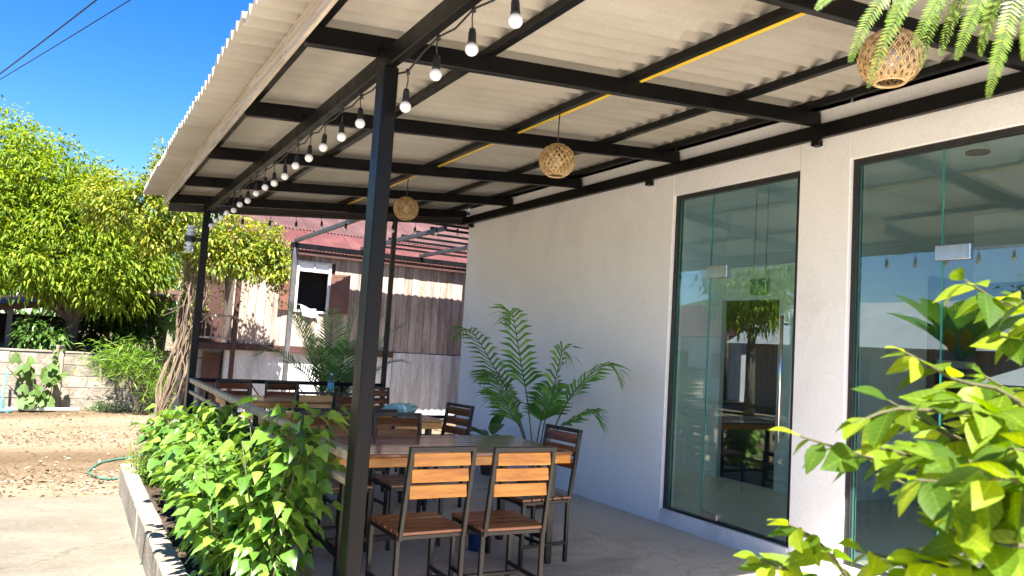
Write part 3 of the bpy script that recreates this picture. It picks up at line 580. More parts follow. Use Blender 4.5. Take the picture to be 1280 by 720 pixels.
for (y, dz_, lab) in ((4.56, 0, 'woven rattan globe lampshade hanging clear over the second table, away from post and fern'), (7.40, .02, 'woven rattan globe lampshade hanging just behind the black post'), (1.985, -.03, 'woven rattan globe lampshade with fern fronds trailing in front of it')):
    zc = 2.785+dz_; t = thing('globe_lampshade', lab, 'lampshade', (2.915, y, zc), random.uniform(0, 3), 'rattan globe lampshades'); t.scale = (1.06,)*3
    link('weave', WEAVE, t); [link('rim', r_, t) for r_ in RIMS]
    m = MB(); m.tube([(0, 0, .09), (.002, .001, .2), (0, 0, (zr(2.9)+.105-zc)/1.06)], .0045, 6); m.build('cord', M['rubber'], t, True)
    m = MB(); m.lathe([(.02, .10), (.022, .04), (.018, .03)], (0, 0, 0), 12); m.build('lamp_holder', M['rubber'], t, True)
    m = MB(); m.lathe([(.018, .03)]+[(.03*math.sin(a), -.005+.03*math.cos(a)) for a in np.linspace(.6, 3.1, 8)], (0, 0, 0), 14); m.build('bulb', M['bulb'], t, True)

# ------------------------------------------------------------------ wall lantern on the far post
t = thing('post_lantern', 'cylindrical clear glass lantern with black band on the far post', 'lantern', (1.105, 9.30, 2.29))
m = MB(); m.lathe([(.046, 0), (.05, .004), (.05, .296), (.046, .30)], n=20); m.build('glass_tube', M['bottle_glass'], t, True)
for z in (.0, .045, .09, .20, .245, .288):
    m = MB(); m.lathe([(.051, z), (.053, z+.003), (.053, z+.009), (.051, z+.012)], n=20); m.build('rib', M['white_paint'], t, True)
m = MB(); m.lathe([(.03, .01), (.03, .29)], n=12); m.build('diffuser', M['white_paint'], t, True)
m = MB(); m.lathe([(.05, .118), (.058, .12), (.058, .182), (.05, .184)], n=20); m.box(.05, .118, -.02, .02, .13, .172, .003); m.build('band', M['rubber'], t)
m = MB(); m.tube([(.10, .0, .17), (.06, .02, .33), (.02, .01, .42), (.07, 0, .46), (.13, 0, .475)], .005, 6); m.build('wire', M['beige_rail'], t, True)

# ------------------------------------------------------------------ railings
t = thing('side_railing', 'steel railing, its lit beige tone painted on, running behind the planting bed to the black post', 'railing', (1.26, 6.4, 0))
def bars(parent, o, lst, name, mat):
    o = Vector(o)
    for a, b, wx, wz in lst:
        m = MB(); m.bar(Vector(a)-o, Vector(b)-o, wx, wz, .004); m.build(name, mat, parent)
bars(t, (1.26, 6.4, 0), [((1.255, 3.64, .862), (1.255, 9.266, .862), .045, .05), ((1.255, 3.64, .735), (1.255, 9.266, .735), .035, .035), ((1.255, 3.64, .15), (1.255, 9.266, .15), .035, .035)], 'rail', M['beige_rail'])
bars(t, (1.26, 6.4, 0), [((1.255, y, -.01), (1.255, y, .84), .035, .035) for y in (4.7, 5.85, 7.0, 8.15)], 'upright', M['steel'])
t = thing('back_railing', 'black steel railing with crossed braces along the back of the terrace', 'railing', (2.4, 9.32, 0))
bars(t, (2.4, 9.32, 0), [((1.30, 9.31, .865), (3.548, 9.38, .865), .04, .045), ((1.30, 9.31, .15), (3.548, 9.38, .15), .035, .035)], 'rail', M['steel'])
bars(t, (2.4, 9.32, 0), [((x, 9.345, 0), (x, 9.345, .845), .03, .03) for x in (1.9, 2.45, 3.0)], 'upright', M['steel'])
bars(t, (2.4, 9.32, 0), [((a, 9.345, z0), (a+.5, 9.345, z1), .014, .014) for a in (1.92, 2.47, 3.02) for z0, z1 in ((.17, .83), (.83, .17))], 'brace', M['brown_steel'])

# ------------------------------------------------------------------ chairs and tables
def slat(name, L, W, T, mat): m = MB(); m.box(-L/2, L/2, -W/2, W/2, -T/2, T/2, .003); return m.mesh(name, mat, False, True)
SEATS = slat('seat_slat', .405, .074, .018, M['brown_wood']); BACKS_O = slat('back_slat', .335, .068, .016, M['orange_wood'])
def chair_proto():
    t = thing('dining_chair', 'x', 'chair')
    def b(name, a, c, wx=.026, wz=.026, up=(0, 1, 0)): m = MB(); m.bar(a, c, wx, wz, .003, up); return m.build(name, M['chair_steel'], t)
    hw, hd, zs_ = .19, .19, .425
    for sx in (-1, 1):
        b('leg', (sx*hw, hd, 0), (sx*hw, hd, zs_)); b('leg', (sx*hw, -hd, 0), (sx*hw, -hd, zs_))
        b('upright', (sx*.186, -hd-.012, .40), (sx*.182, -hd-.085, .88), .024, .03)
        b('side_rail', (sx*hw, -hd+.013, zs_-.014), (sx*hw, hd-.013, zs_-.014), .022, .024, (0, 0, 1)); b('stretcher', (sx*hw, -hd+.013, .13), (sx*hw, hd-.013, .13), .022, .022, (0, 0, 1))
    b('cross_rail', (-hw+.013, hd, zs_-.014), (hw-.013, hd, zs_-.014), .022, .024, (0, 0, 1)); b('cross_rail', (-hw+.013, -hd, zs_-.014), (hw-.013, -hd, zs_-.014), .022, .024, (0, 0, 1))
    b('stretcher', (-hw+.011, .0, .13), (hw-.011, .0, .13), .022, .022, (0, 0, 1))
    b('top_rail', (-.195, -hd-.086, .88), (.195, -hd-.086, .88), .03, .026, (0, 0, 1))
    for i in range(5): link('seat_slat', SEATS, t, (0, -.172+i*.086, zs_+.009), (random.uniform(-.006, .006), 0, random.uniform(-.006, .006)))
    for i in range(3):
        z = .825-i*.086; y = -hd-.012-.073*(z-.40)/.48
        link('back_slat', BACKS_O, t, (0, y, z), (math.pi/2-.15, 0, 0))
    return t
CH = chair_proto(); first = [True]
def chair(x, y, rz, label, group=None, brown=False):
    if first[0]: o = CH; first[0] = False
    else: o = copy_tree(CH)
    o.location = (x, y, 0); o.rotation_euler = (0, 0, rz); o['label'] = label; o['group'] = 'slatted dining chairs on the terrace'
    if brown:
        for c in o.children:
            if c.data == BACKS_O: c.data = BACKS_B
    return o
BACKS_B = BACKS_O.copy(); BACKS_B.materials.clear(); BACKS_B.materials.append(M['brown_wood'])
PI = math.pi
chair(1.775, 4.00, 0.015, 'orange-backed slatted chair on the near side of the front table, next to the black post')
chair(2.265, 3.955, -.03, 'orange-backed slatted chair on the near side of the front table, away from the post')
chair(2.885, 4.62, PI/2+.10, 'slatted chair at the wall end of the front table, turned side-on', brown=True)
chair(2.23, 5.25, PI, 'brown slatted chair facing the front table from its far side, near the middle', brown=True)
chair(1.69, 5.25, PI+.02, 'brown slatted chair facing the front table from its far side, beside the railing', brown=True)
chair(2.13, 6.06, .0, 'orange-backed chair pulled up to the second table, away from the railing')
chair(1.60, 6.08, .02, 'orange-backed chair pulled up to the second table, beside the railing')
chair(2.93, 6.36, PI/2+.2, 'dark slatted chair standing at the wall end of the second table', brown=True)
chair(2.54, 7.20, PI, 'brown slatted chair on the far side of the second table', brown=True)
chair(2.17, 7.78, 0, 'orange-backed chair on the near side of the back table in front of the water bottle')
chair(3.10, 8.25, PI-.06, 'grey-brown slatted chair at the wall end of the back table behind the post', brown=True)
chair(2.22, 8.83, PI, 'slatted chair on the far side of the back table, nearer the wall', brown=True)
chair(1.68, 8.80, PI, 'slatted chair on the far side of the back table, beside the railing corner', brown=True)
def table(x0, x1, y0, y1, label, n):
    cx, cy = (x0+x1)/2, (y0+y1)/2; t = thing('dining_table', label, 'table', (cx, cy, 0), 0, 'slatted dining tables on the terrace')
    L, W = x1-x0, y1-y0; z = .76; w = W/n
    pl = slat('top_plank', L, w-.006, .022, M['table_wood'])
    for i in range(n): link('top_plank', pl, t, (0, -W/2+w*(i+.5), z-.011+random.uniform(-.0008, .0008)))
    for s in (-1, 1):
        m = MB(); m.box(-L/2+.012, L/2-.012, -.011, .011, -.028, .028, .003); link('apron', m.mesh('apron', M['orange_wood'], False, True), t, (0, s*(W/2-.014), z-.051))
        m = MB(); m.box(-.011, .011, -W/2+.027, W/2-.027, -.028, .028, .003); link('apron', m.mesh('apron', M['orange_wood'], False, True), t, (s*(L/2-.024), 0, z-.051))
    for sx in (-1, 1):
        for sy in (-1, 1): m = MB(); m.bar((sx*(L/2-.10), sy*(W/2-.10), 0), (sx*(L/2-.10), sy*(W/2-.10), z-.024), .05, .05, .004, (0, 1, 0)); m.build('leg', M['chair_steel'], t)
        m = MB(); m.bar((sx*(L/2-.10), -W/2+.126, .16), (sx*(L/2-.10), W/2-.126, .16), .035, .035, .003); m.build('stretcher', M['chair_steel'], t)
    m = MB(); m.bar((-L/2+.118, 0, .16), (L/2-.118, 0, .16), .035, .035, .003); m.build('stretcher', M['chair_steel'], t)
table(1.40, 3.05, 4.36, 5.22, 'glossy bare-topped slatted wooden table right beside the black post', 9)
table(1.42, 2.98, 6.28, 7.02, 'slatted wooden table with a crumpled plastic bag on it', 8)
table(1.42, 2.96, 7.98, 8.68, 'slatted wooden table with a water bottle by the back railing', 8)
# bottle, bag, bins
t = thing('water_bottle', 'clear plastic water bottle with blue label on the back table', 'bottle', (2.585, 8.42, .7595))
m = MB(); m.lathe([(.026, 0), (.033, .006), (.034, .03), (.031, .06), (.034, .07), (.034, .19), (.028, .215), (.014, .245), (.013, .262)], n=20); m.build('body', M['bottle_glass'], t, True)
m = MB(); m.lathe([(.0345, .10), (.0352, .102), (.0352, .168), (.0345, .17)], n=20); m.build('paper_label', M['pvc_blue'], t, True)
m = MB(); m.lathe([(.0155, .256), (.0155, .275), (.014, .277)], n=14); m.build('cap', M['pvc'], t, True)
bm = bmesh.new(); bmesh.ops.create_icosphere(bm, subdivisions=4, radius=1)
for v in bm.verts:
    p = v.co.copy(); q = 1+.35*mnoise.noise(p*2.1)+.22*mnoise.noise(p*5)+.12*mnoise.noise(p*11)
    v.co = Vector((p.x*.15*q, p.y*.11*q, max(0, (p.z*.5+.42)*.10*q)))
me = bpy.data.meshes.new('plastic_bag'); bm.to_mesh(me); bm.free()
mb_ = leaf_mat('plastic_film', (.55, .72, .68), (.6, .76, .72), None, .4, .3, False); me.materials.append(mb_)
o = link('plastic_bag', me, None, (2.80, 6.86, .757)); tag(o, 'crumpled pale green plastic bag lying on the second table', 'plastic bag')
def bin_(x, y, r, h, lab):
    t = thing('bucket', lab, 'bucket', (x, y, 0), 0, 'blue plastic buckets under the tables')
    m = MB(); m.lathe([(r*.8, 0), (r*.98, h), (r*.92, h), (r*.76, .01)], n=20); m.build('body', M['blue_plastic'], t, True)
    m = MB(); m.lathe([(r*.97, h-.02), (r*1.06, h-.018), (r*1.06, h), (r*.95, h+.002)], n=20); m.build('rim', M['blue_plastic'], t, True)
bin_(2.66, 4.90, .09, .24, 'blue plastic bucket standing under the front table'); bin_(2.02, 5.72, .09, .2, 'small blue plastic bucket behind the front table chairs')

# ------------------------------------------------------------------ leaves as objects
def leaf_shape(name, outline, mat, curl=.25, fold=.18, wave=.0):
    """outline: [(t along, half width)], midrib at x=0, leaf lies along +Y, unit length"""
    m = MB(); n = len(outline)
    for (t, wd) in outline:
        z = -curl*t*t; m.v += [(-wd, t, z+fold*wd+wave*math.sin(t*14)), (0, t+0, z), (wd, t, z+fold*wd-wave*math.sin(t*14+1))]
    for i in range(n-1):
        a = i*3; m.f += [(a, a+1, a+4, a+3), (a+1, a+2, a+5, a+4)]
    m.mi = [0]*len(m.f); return m.mesh(name, mat, True, False)
HEART = [(0, .02), (.02, .16), (-.0+.06, .30), (.2, .42), (.36, .42), (.52, .33), (.68, .22), (.84, .11), (1, .0)]
OVAL = [(0, .01), (.1, .09), (.25, .19), (.42, .235), (.6, .21), (.78, .13), (.9, .06), (1, 0)]
heart = [leaf_shape('leaf', HEART, M['heart_leaf'], c, f, wv) for c, f, wv in ((.30, .28, .03), (.45, .2, .035), (.2, .42, .03), (.38, .34, .045))]
lime = [leaf_shape('leaf', OVAL, M['lime_leaf'], c, f, wv) for c, f, wv in ((.2, .35, .004), (.35, .2, .008), (.1, .5, .004))]
def rot_to(d, roll=0):
    """rotation that takes leaf +Y to d, with the leaf's upper side roughly up"""
    d = Vector(d).normalized(); up = Vector((0, 0, 1))
    x = d.cross(up); x = x.normalized() if x.length > 1e-3 else Vector((1, 0, 0)); z = x.cross(d)
    Mx = Matrix((x, d, z)).transposed()
    return (Mx @ Matrix.Rotation(roll, 3, 'Y')).to_euler()
def shrub(name, label, loc, stems, h, spread, leaf_list, size, n_leaf, stem_mat, seed, lean=(0, 0), group=None, low=.2, droop=.35):
    rnd = random.Random(seed); t = thing(name, label, 'shrub', loc, 0, group); tips = []
    m = MB()
    for s in range(stems):
        a = rnd.uniform(0, 2*PI); r = spread*math.sqrt(rnd.uniform(.05, 1)); hh = h*rnd.uniform(.72, 1.0)*(1-.18*(r/spread)**2)
        p0 = Vector((rnd.uniform(-.06, .06), rnd.uniform(-.06, .06), 0)); p3 = Vector((lean[0]+r*math.cos(a), lean[1]+r*math.sin(a), hh))
        p1 = p0.lerp(p3, .4)+Vector((0, 0, .1*h)); pts = [p0, p0.lerp(p1, .6)+Vector((rnd.uniform(-.02, .02), rnd.uniform(-.02, .02), 0)), p1, p1.lerp(p3, .5)+Vector((rnd.uniform(-.02, .02),)*3), p3]
        m.tube(pts, [.009, .007, .006, .0045, .002], 6); tips.append(pts)
    m.build('stems', stem_mat, t, True)
    for i in range(n_leaf):
        pts = tips[i % stems]; u = low+(1-low)*(rnd.random()**.75); k = min(3, int(u*4)); q = pts[k].lerp(pts[k+1], u*4-k)
        a = rnd.uniform(0, 2*PI); out = Vector((math.cos(a), math.sin(a), rnd.uniform(-.25, .45))); off = rnd.uniform(.03, .17)*min(1.4, size/.1)
        p = q+out*off; d = out+Vector((0, 0, -droop))+Vector((q.x, q.y, 0))*.8
        L = size*rnd.uniform(.65, 1.2); link('leaf', rnd.choice(leaf_list), t, p, rot_to(d, rnd.uniform(-.5, .5)), (L*rnd.uniform(.85, 1.1), L, L))
    nn = 330; pts_ = []; dirs_ = []
    for i in range(nn):
        P_ = tips[i % stems]; u = low*.6+(1-low*.6)*rnd.random(); k = min(3, int(u*4)); q = P_[k].lerp(P_[k+1], u*4-k); a = rnd.uniform(0, 2*PI)
        o_ = Vector((math.cos(a), math.sin(a), rnd.uniform(-.3, .4))); pts_.append(q+o_*rnd.uniform(.01, .13)); dirs_.append(o_+Vector((0, 0, -droop)))
    fo = link('inner_foliage', leaf_cloud('inner_foliage', np.array(pts_), np.array(dirs_), size*RNG.uniform(.6, 1.0, nn), size*RNG.uniform(.5, .75, nn), M['heart_mass'], .3), t); fo['kind'] = 'stuff'
    return t
gp = 'heart-leaved shrubs in the planting bed'
shrub('leafy_shrub', 'tallest bright heart-leaved shrub in the bed, right against the black post', (.99, 4.08, -.03), 15, 1.22, .28, heart, .098, 300, M['green_stem'], 1, (.03, .02), gp, .22)
shrub('leafy_shrub', 'low heart-leaved shrub spilling toward the kerb beside the tallest shrub', (.93, 4.85, -.03), 11, .82, .24, heart, .098, 300, M['green_stem'], 2, (-.05, 0), gp, .2)
shrub('leafy_shrub', 'dark heart-leaved shrub in the middle of the bed under the railing', (1.0, 5.85, -.03), 12, .96, .26, heart, .098, 300, M['green_stem'], 3, (.02, 0), gp, .2)
shrub('leafy_shrub', 'heart-leaved shrub farther along the bed, in front of the railing', (.97, 6.9, -.03), 11, .90, .26, heart, .098, 300, M['green_stem'], 4, (-.02, 0), gp, .2)
shrub('leafy_shrub', 'heart-leaved shrub at the far end of the planting bed', (.98, 7.85, -.03), 10, .74, .25, heart, .098, 300, M['green_stem'], 5, (-.03, 0), gp, .2)
shrub('leafy_shrub', 'heart-leaved shrub overhanging the kerb in front of the tallest one', (.90, 4.45, -.03), 11, .90, .24, heart, .095, 290, M['green_stem'], 11, (-.03, 0), gp, .2)
shrub('leafy_shrub', 'bushy heart-leaved shrub between the low one and the dark middle one', (.95, 5.35, -.03), 11, .92, .25, heart, .095, 280, M['green_stem'], 12, (-.04, 0), gp, .2)
shrub('leafy_shrub', 'heart-leaved shrub just beyond the dark middle one', (.96, 6.4, -.03), 11, .93, .25, heart, .098, 260, M['green_stem'], 13, (-.02, 0), gp, .2)
# fine feathery yellow-green tuft at the far end of the bed
n = 700; base = np.array([.80, 8.05, .12])+RNG.normal(size=(n, 3))*np.array([.09, .16, .1]); d = rand_dirs(n)+np.array([-.2, 0, .3])
t = thing('feathery_plant', 'fine yellow-green feathery plant at the far end of the bed', 'plant', (.80, 8.05, -.03))
o = link('foliage', leaf_cloud('foliage', base-np.array([.80, 8.05, -.03]), d, RNG.uniform(.05, .10, n), .012, M['bamboo_leaf']), t); o['kind'] = 'stuff'

# ------------------------------------------------------------------ bright bush close to the camera
def branch_bush():
    rnd = random.Random(21); base = Vector((1.62, .60, -.03)); t = thing('hedge_bush', 'lime green glossy-leaved bush in full sun in front of the shopfront', 'bush', base)
    # each branch arches out of the hedge: (tip, bend, inner point)
    BR = [((0.878, 0.719, 1.332), (1.025, 0.675, 1.288), (1.238, 0.592, 1.239)), ((1.152, 0.656, 1.571), (1.234, 0.648, 1.535), (1.358, 0.616, 1.488)), ((1.038, 0.675, 1.457), (1.131, 0.66, 1.415), (1.283, 0.614, 1.345)), ((0.849, 0.618, 1.36), (0.95, 0.594, 1.373), (1.112, 0.541, 1.318)), ((0.931, 0.626, 1.39), (1.048, 0.599, 1.331), (1.189, 0.558, 1.281)), ((0.872, 0.549, 1.34), (0.967, 0.533, 1.303), (1.081, 0.507, 1.245)), ((0.903, 0.48, 1.271), (0.958, 0.479, 1.313), (1.036, 0.469, 1.312)), ((1.042, 0.872, 1.171), (1.123, 0.864, 1.122), (1.217, 0.854, 1.024)), ((1.049, 0.933, 1.097), (1.136, 0.921, 1.053), (1.242, 0.902, 0.979)), ((1.14, 0.75, 1.26), (1.261, 0.719, 1.211), (1.435, 0.661, 1.137)), ((1.006, 0.595, 1.271), (1.095, 0.582, 1.227), (1.21, 0.557, 1.161)), ((0.953, 0.572, 1.209), (1.03, 0.566, 1.175), (1.14, 0.544, 1.11)), ((1.243, 0.675, 1.43), (1.322, 0.668, 1.395), (1.439, 0.64, 1.348)), ((1.364, 0.715, 1.499), (1.446, 0.705, 1.477), (1.544, 0.687, 1.44)), ((1.287, 0.716, 1.338), (1.372, 0.705, 1.313), (1.49, 0.675, 1.276)), ((1.031, 0.528, 1.205), (1.092, 0.53, 1.179), (1.175, 0.522, 1.133)), ((1.39, 0.78, 1.261), (1.487, 0.763, 1.219), (1.614, 0.731, 1.162)), ((1.306, 0.658, 1.222), (1.374, 0.656, 1.193), (1.468, 0.641, 1.153)), ((1.334, 0.669, 1.557), (1.411, 0.664, 1.516), (1.496, 0.654, 1.467)), ((1.11, 0.646, 1.324), (1.204, 0.629, 1.291), (1.325, 0.6, 1.233)), ((1.045, 0.562, 1.378), (1.122, 0.556, 1.337), (1.216, 0.541, 1.294)), ((1.248, 0.795, 1.355), (1.366, 0.767, 1.305), (1.527, 0.717, 1.226)), ((0.797, 0.502, 1.314), (0.878, 0.492, 1.296), (0.998, 0.46, 1.27)), ((0.815, 0.473, 1.269), (0.885, 0.47, 1.24), (0.991, 0.448, 1.194)), ((0.818, 0.443, 1.323), (0.883, 0.441, 1.313), (0.967, 0.43, 1.287)), ((0.838, 0.521, 1.222), (0.918, 0.513, 1.191), (1.028, 0.49, 1.131)), ((0.911, 0.468, 1.351), (0.976, 0.467, 1.333), (1.053, 0.46, 1.304)), ((0.882, 0.602, 1.333), (0.974, 0.587, 1.304), (1.118, 0.543, 1.255)), ((1.012, 0.579, 1.396), (1.091, 0.571, 1.372), (1.203, 0.545, 1.337)), ((0.923, 0.649, 1.192), (1.009, 0.638, 1.157), (1.141, 0.604, 1.079)), ((0.963, 0.503, 1.272), (1.032, 0.502, 1.24), (1.12, 0.489, 1.208)), ((0.893, 0.538, 1.332), (0.974, 0.528, 1.313), (1.095, 0.496, 1.286))]
    m = MB()
    for tp, bd, inn in BR:
        tp, bd, inn = (Vector(p)-base for p in (tp, bd, inn)); g = Vector((inn.x*.35+rnd.uniform(-.08, .08), inn.y*.35+rnd.uniform(-.08, .08), 0))
        pts = smooth_path([g, g.lerp(inn, .6)+Vector((.10, -.02, .05)), inn, bd+Vector((0, 0, .008)), tp], 4)
        k0 = len(pts)-1; m.tube(pts, [.007-.0056*i/k0 for i in range(k0+1)], 6)
        seg = pts[7:]; tot = 15
        for i in range(tot):
            u = i/(tot-1)*(len(seg)-1); k_ = min(len(seg)-2, int(u)); q = seg[k_].lerp(seg[k_+1], u-k_); ax = (seg[k_+1]-seg[k_]).normalized()
            side = ax.cross(Vector((0, 0, 1))).normalized(); up = side.cross(ax); s = 1 if i % 2 else -1
            d = ax*rnd.uniform(.35, .85)+side*s*rnd.uniform(.2, .9)+up*rnd.uniform(-.75, .45)+Vector((0, 0, -.2))
            if i == tot-1: d = ax+Vector((0, 0, .1))
            L = rnd.uniform(.052, .084)*(.6 if i > 12 else (.8 if i > 10 else 1)); link('leaf', rnd.choice(lime), t, q, rot_to(d, rnd.uniform(-.9, .9)), (L*1.12, L, L))
    m.build('branches', M['green_stem'], t, True)
branch_bush()

# ------------------------------------------------------------------ hanging fern
t = thing('hanging_fern', 'fern trailing bright fronds from a grey hanging pot under the roof edge', 'hanging plant', (2.12, 1.02, 2.40))
m = MB(); m.lathe([(.09, 0), (.13, .16), (.145, .165), (.145, .19), (.125, .19), (.12, .15)], n=24); m.build('pot', M['pot_grey'], t, True)
m = MB()
for a in (0, 2.1, 4.2): m.tube([(.14*math.cos(a), .14*math.sin(a), .18), (0, 0, .50)], .003, 5)
m.tube([(0, 0, .50), (0, 0, .60)], .004, 5); m.build('hanger', M['rubber'], t)
m = MB(); m.bar((2.12-2.12, .95-1.02, zr(2.12)+.14-2.40), (0, 1.62-1.02, zr(2.12)+.14-2.40), .025, .025, .002); m.build('bracket_arm', M['steel'], t)
def frond(parent, name, pts, npin, plen, mat, rach, pw=.3, stem_r=.003, taper=True, pdroop=.3, start=.08, vup=.0, face=None, fwd=.45):
    """arching frond: rachis through pts with paired leaflets"""
    P = [Vector(p) for p in pts]
    def at(u):
        n = len(P)-1; k = min(n-1, int(u*n)); f = u*n-k
        p0, p1, p2, p3 = P[max(k-1, 0)], P[k], P[k+1], P[min(k+2, n)]
        return .5*((2*p1)+(p2-p0)*f+(2*p0-5*p1+4*p2-p3)*f*f+(3*p1-p0-3*p2+p3)*f**3)
    m = MB(); line = [at(i/16) for i in range(17)]; m.tube(line, [stem_r*(1-.75*i/16) for i in range(17)], 5); m.mi = [1]*len(m.f)
    for i in range(npin):
        u = start+(1-start)*(i+.5)/npin; q = at(u); ax = (at(min(1, u+.02))-at(max(0, u-.02))).normalized()
        side = ax.cross(Vector(face) if face else Vector((0, 0, 1))); side = side.normalized() if side.length > .05 else Vector((cr.x, cr.y, 0)); up = side.cross(ax)
        pr = math.sin(PI*min(1, .18+.82*u))**.6 if taper else 1
        for s in (-1, 1):
            L = plen*(pr*.9+.1)*random.uniform(.88, 1.1); d = (side*s+ax*(fwd+.25*u)+up*(vup+random.uniform(-.12, .12))).normalized(); wv = ax*(L*pw*.5)
            a = q; b = q+d*L*.5-Vector((0, 0, 1))*L*pdroop*.25; c = q+d*L-Vector((0, 0, 1))*L*pdroop
            m.add([a-wv*.5, a+wv*.5, b-wv*.8, b+wv*.8, c], [(0, 1, 3, 2), (2, 3, 4)], 0)
    return m.build(name, [mat, rach], parent, False, False)
FO = Vector((2.12, 1.02, 2.40))
ftips = [((1.606, 1.308, 2.354), (1.722, 1.231, 2.47)), ((1.652, 1.237, 2.203), (1.735, 1.171, 2.408)), ((1.655, 1.185, 2.123), (1.741, 1.111, 2.396)), ((1.808, 1.149, 2.199), (1.856, 1.099, 2.437)), ((1.943, 1.18, 2.274), (1.997, 1.129, 2.492)), ((1.836, 1.074, 2.205), (1.887, 1.027, 2.397)), ((1.863, 1.011, 2.099), (1.89, 0.977, 2.298)), ((2.029, 1.072, 2.284), (2.051, 1.046, 2.431)), ((1.811, 1.253, 2.297), (1.896, 1.187, 2.485)), ((1.694, 1.097, 2.206), (1.776, 1.032, 2.405)), ((1.981, 0.99, 2.215), (1.985, 0.974, 2.364)), ((1.986, 1.099, 2.26), (2.013, 1.066, 2.45)), ((1.683, 1.155, 2.283), (1.757, 1.101, 2.407))]
for tp, up_ in ftips:
    a = Vector((0, 0, .18))+(Vector(up_)-FO)*.12; b = Vector(tp)-FO; c = Vector(up_)-FO
    frond(t, 'frond', [a, a.lerp(c, .55)+Vector((0, 0, .06)), c, c.lerp(b, .5)+(c-a)*.06, b], 54, .030, M['fern_leaf'], M['green_stem'], .36, .0022, True, .05, .1, 0, (-.5, -.8, .3))
for k_ in range(5):
    an = random.uniform(-1.5, .2); R_ = random.uniform(.22, .38); a = Vector((0, 0, .18)); c = Vector((R_*math.cos(an), R_*math.sin(an), random.uniform(.18, .3))); b = Vector((R_*1.35*math.cos(an), R_*1.35*math.sin(an), random.uniform(-.12, .1)))
    frond(t, 'frond', [a, a.lerp(c, .5)+Vector((0, 0, .05)), c, c.lerp(b, .5)+c*.05, b], 36, .055, M['fern_leaf'], M['green_stem'], .3, .0022, True, .08, .1)

# ------------------------------------------------------------------ areca palm by the wall, cycad-like palm at the back, broad-leaved plant
po = Vector((3.86, 6.12, 0)); t = thing('areca_palm', 'potted palm with arching feathery fronds beside the white wall', 'potted palm', po)
m = MB(); m.lathe([(.13, 0), (.17, .26), (.185, .265), (.185, .30), (.165, .30), (.16, .25)], n=24); m.build('pot', M['terracotta'], t, True)
ptips = [((3.72, 6.62, 1.70), .34), ((3.60, 7.5, 1.50), .46), ((4.30, 5.44, 1.20), .62), ((4.22, 5.62, .82), .40), ((3.70, 7.05, 1.08), .42), ((4.05, 5.98, 1.40), .12), ((3.62, 6.62, .92), .32), ((4.25, 6.5, 1.0), .3)]
for i, (tp, lift) in enumerate(ptips):
    a = Vector((random.uniform(-.06, .06), random.uniform(-.06, .06), .26)); b = Vector(tp)-po; mid = a.lerp(b, .5); mid.z = max(a.z+.35, b.z-.05)*.62+a.z*.38+lift*.55; hi = a.lerp(b, .80); hi.z = max(b.z, mid.z)+lift*.22
    frond(t, 'frond', [a, a.lerp(mid, .5)+Vector((0, 0, .12)), mid, hi, b], 22, .36, M['palm_leaf'], M['green_stem'], .135, .008, True, .42, .34, .25, None, .85)
po = Vector((3.05, 9.92, -.15)); t = thing('cycad_palm', 'stiff dark palm growing just behind the back railing', 'palm', po)
m = MB(); m.tube([(0, 0, 0), (0, 0, .3), (.02, 0, .55)], [.09, .10, .07], 10); m.build('trunk', M['bark'], t, True)
for tp, lift in (((2.45, 9.75, 1.62), .12), ((2.14, 9.7, 1.05), .30), ((2.95, 9.8, 1.60), .05), ((3.85, 9.85, 1.50), .15), ((3.62, 9.75, 1.72), .08), ((3.30, 9.9, 1.75), .05), ((3.75, 10.2, 1.2), .2), ((2.7, 10.3, 1.5), .15), ((3.9, 9.8, 1.05), .2), ((3.1, 9.55, 1.25), .1), ((2.75, 9.7, 1.25), .15), ((3.45, 9.6, 1.15), .12)):
    a = Vector((0, 0, .52)); b = Vector(tp)-po; b = a+(b-a)*1.16; mid = a.lerp(b, .5)+Vector((0, 0, lift)); frond(t, 'frond', [a, a.lerp(mid, .5)+Vector((0, 0, lift*.4)), mid, mid.lerp(b, .55)+Vector((0, 0, lift*.4)), b], 34, .36, M['cycad_leaf'], M['green_stem'], .10, .008, True, .2, .12, .25, None, .8)
po = Vector((4.28, 7.75, 0)); t = thing('broadleaf_plant', 'broad variegated-leaved potted plant on the floor by the wall', 'potted plant', po)
m = MB(); m.lathe([(.09, 0), (.12, .2), (.13, .205), (.13, .22), (.11, .22)], n=20); m.build('pot', M['terracotta'], t, True)
dl = leaf_shape('leaf', [(0, .02), (.1, .11), (.3, .2), (.5, .22), (.7, .17), (.88, .08), (1, 0)], M['dieff_leaf'], .35, .3)
for (dx, dy, dz_, L, zb) in ((.1, -1, .3, .42, .42), (-.5, .6, .5, .38, .42), (-.8, -.2, .4, .36, .38), (-.2, -.8, .75, .40, .45), (-.1, .9, .35, .40, .40), (-.6, -.6, .2, .36, .34), (-.7, .3, .1, .34, .32), (.0, -.5, 1, .36, .48), (-.9, .8, .3, .4, .45)):
    p = Vector((dx*.08, dy*.08, zb)); m = MB(); m.tube([(0, 0, .18), p*.6+Vector((0, 0, .1)), p], .008, 6); m.build('stalk', M['green_stem'], t, True)
    link('leaf', dl, t, p, rot_to((dx, dy, dz_), random.uniform(-.3, .3)), (L, L, L))

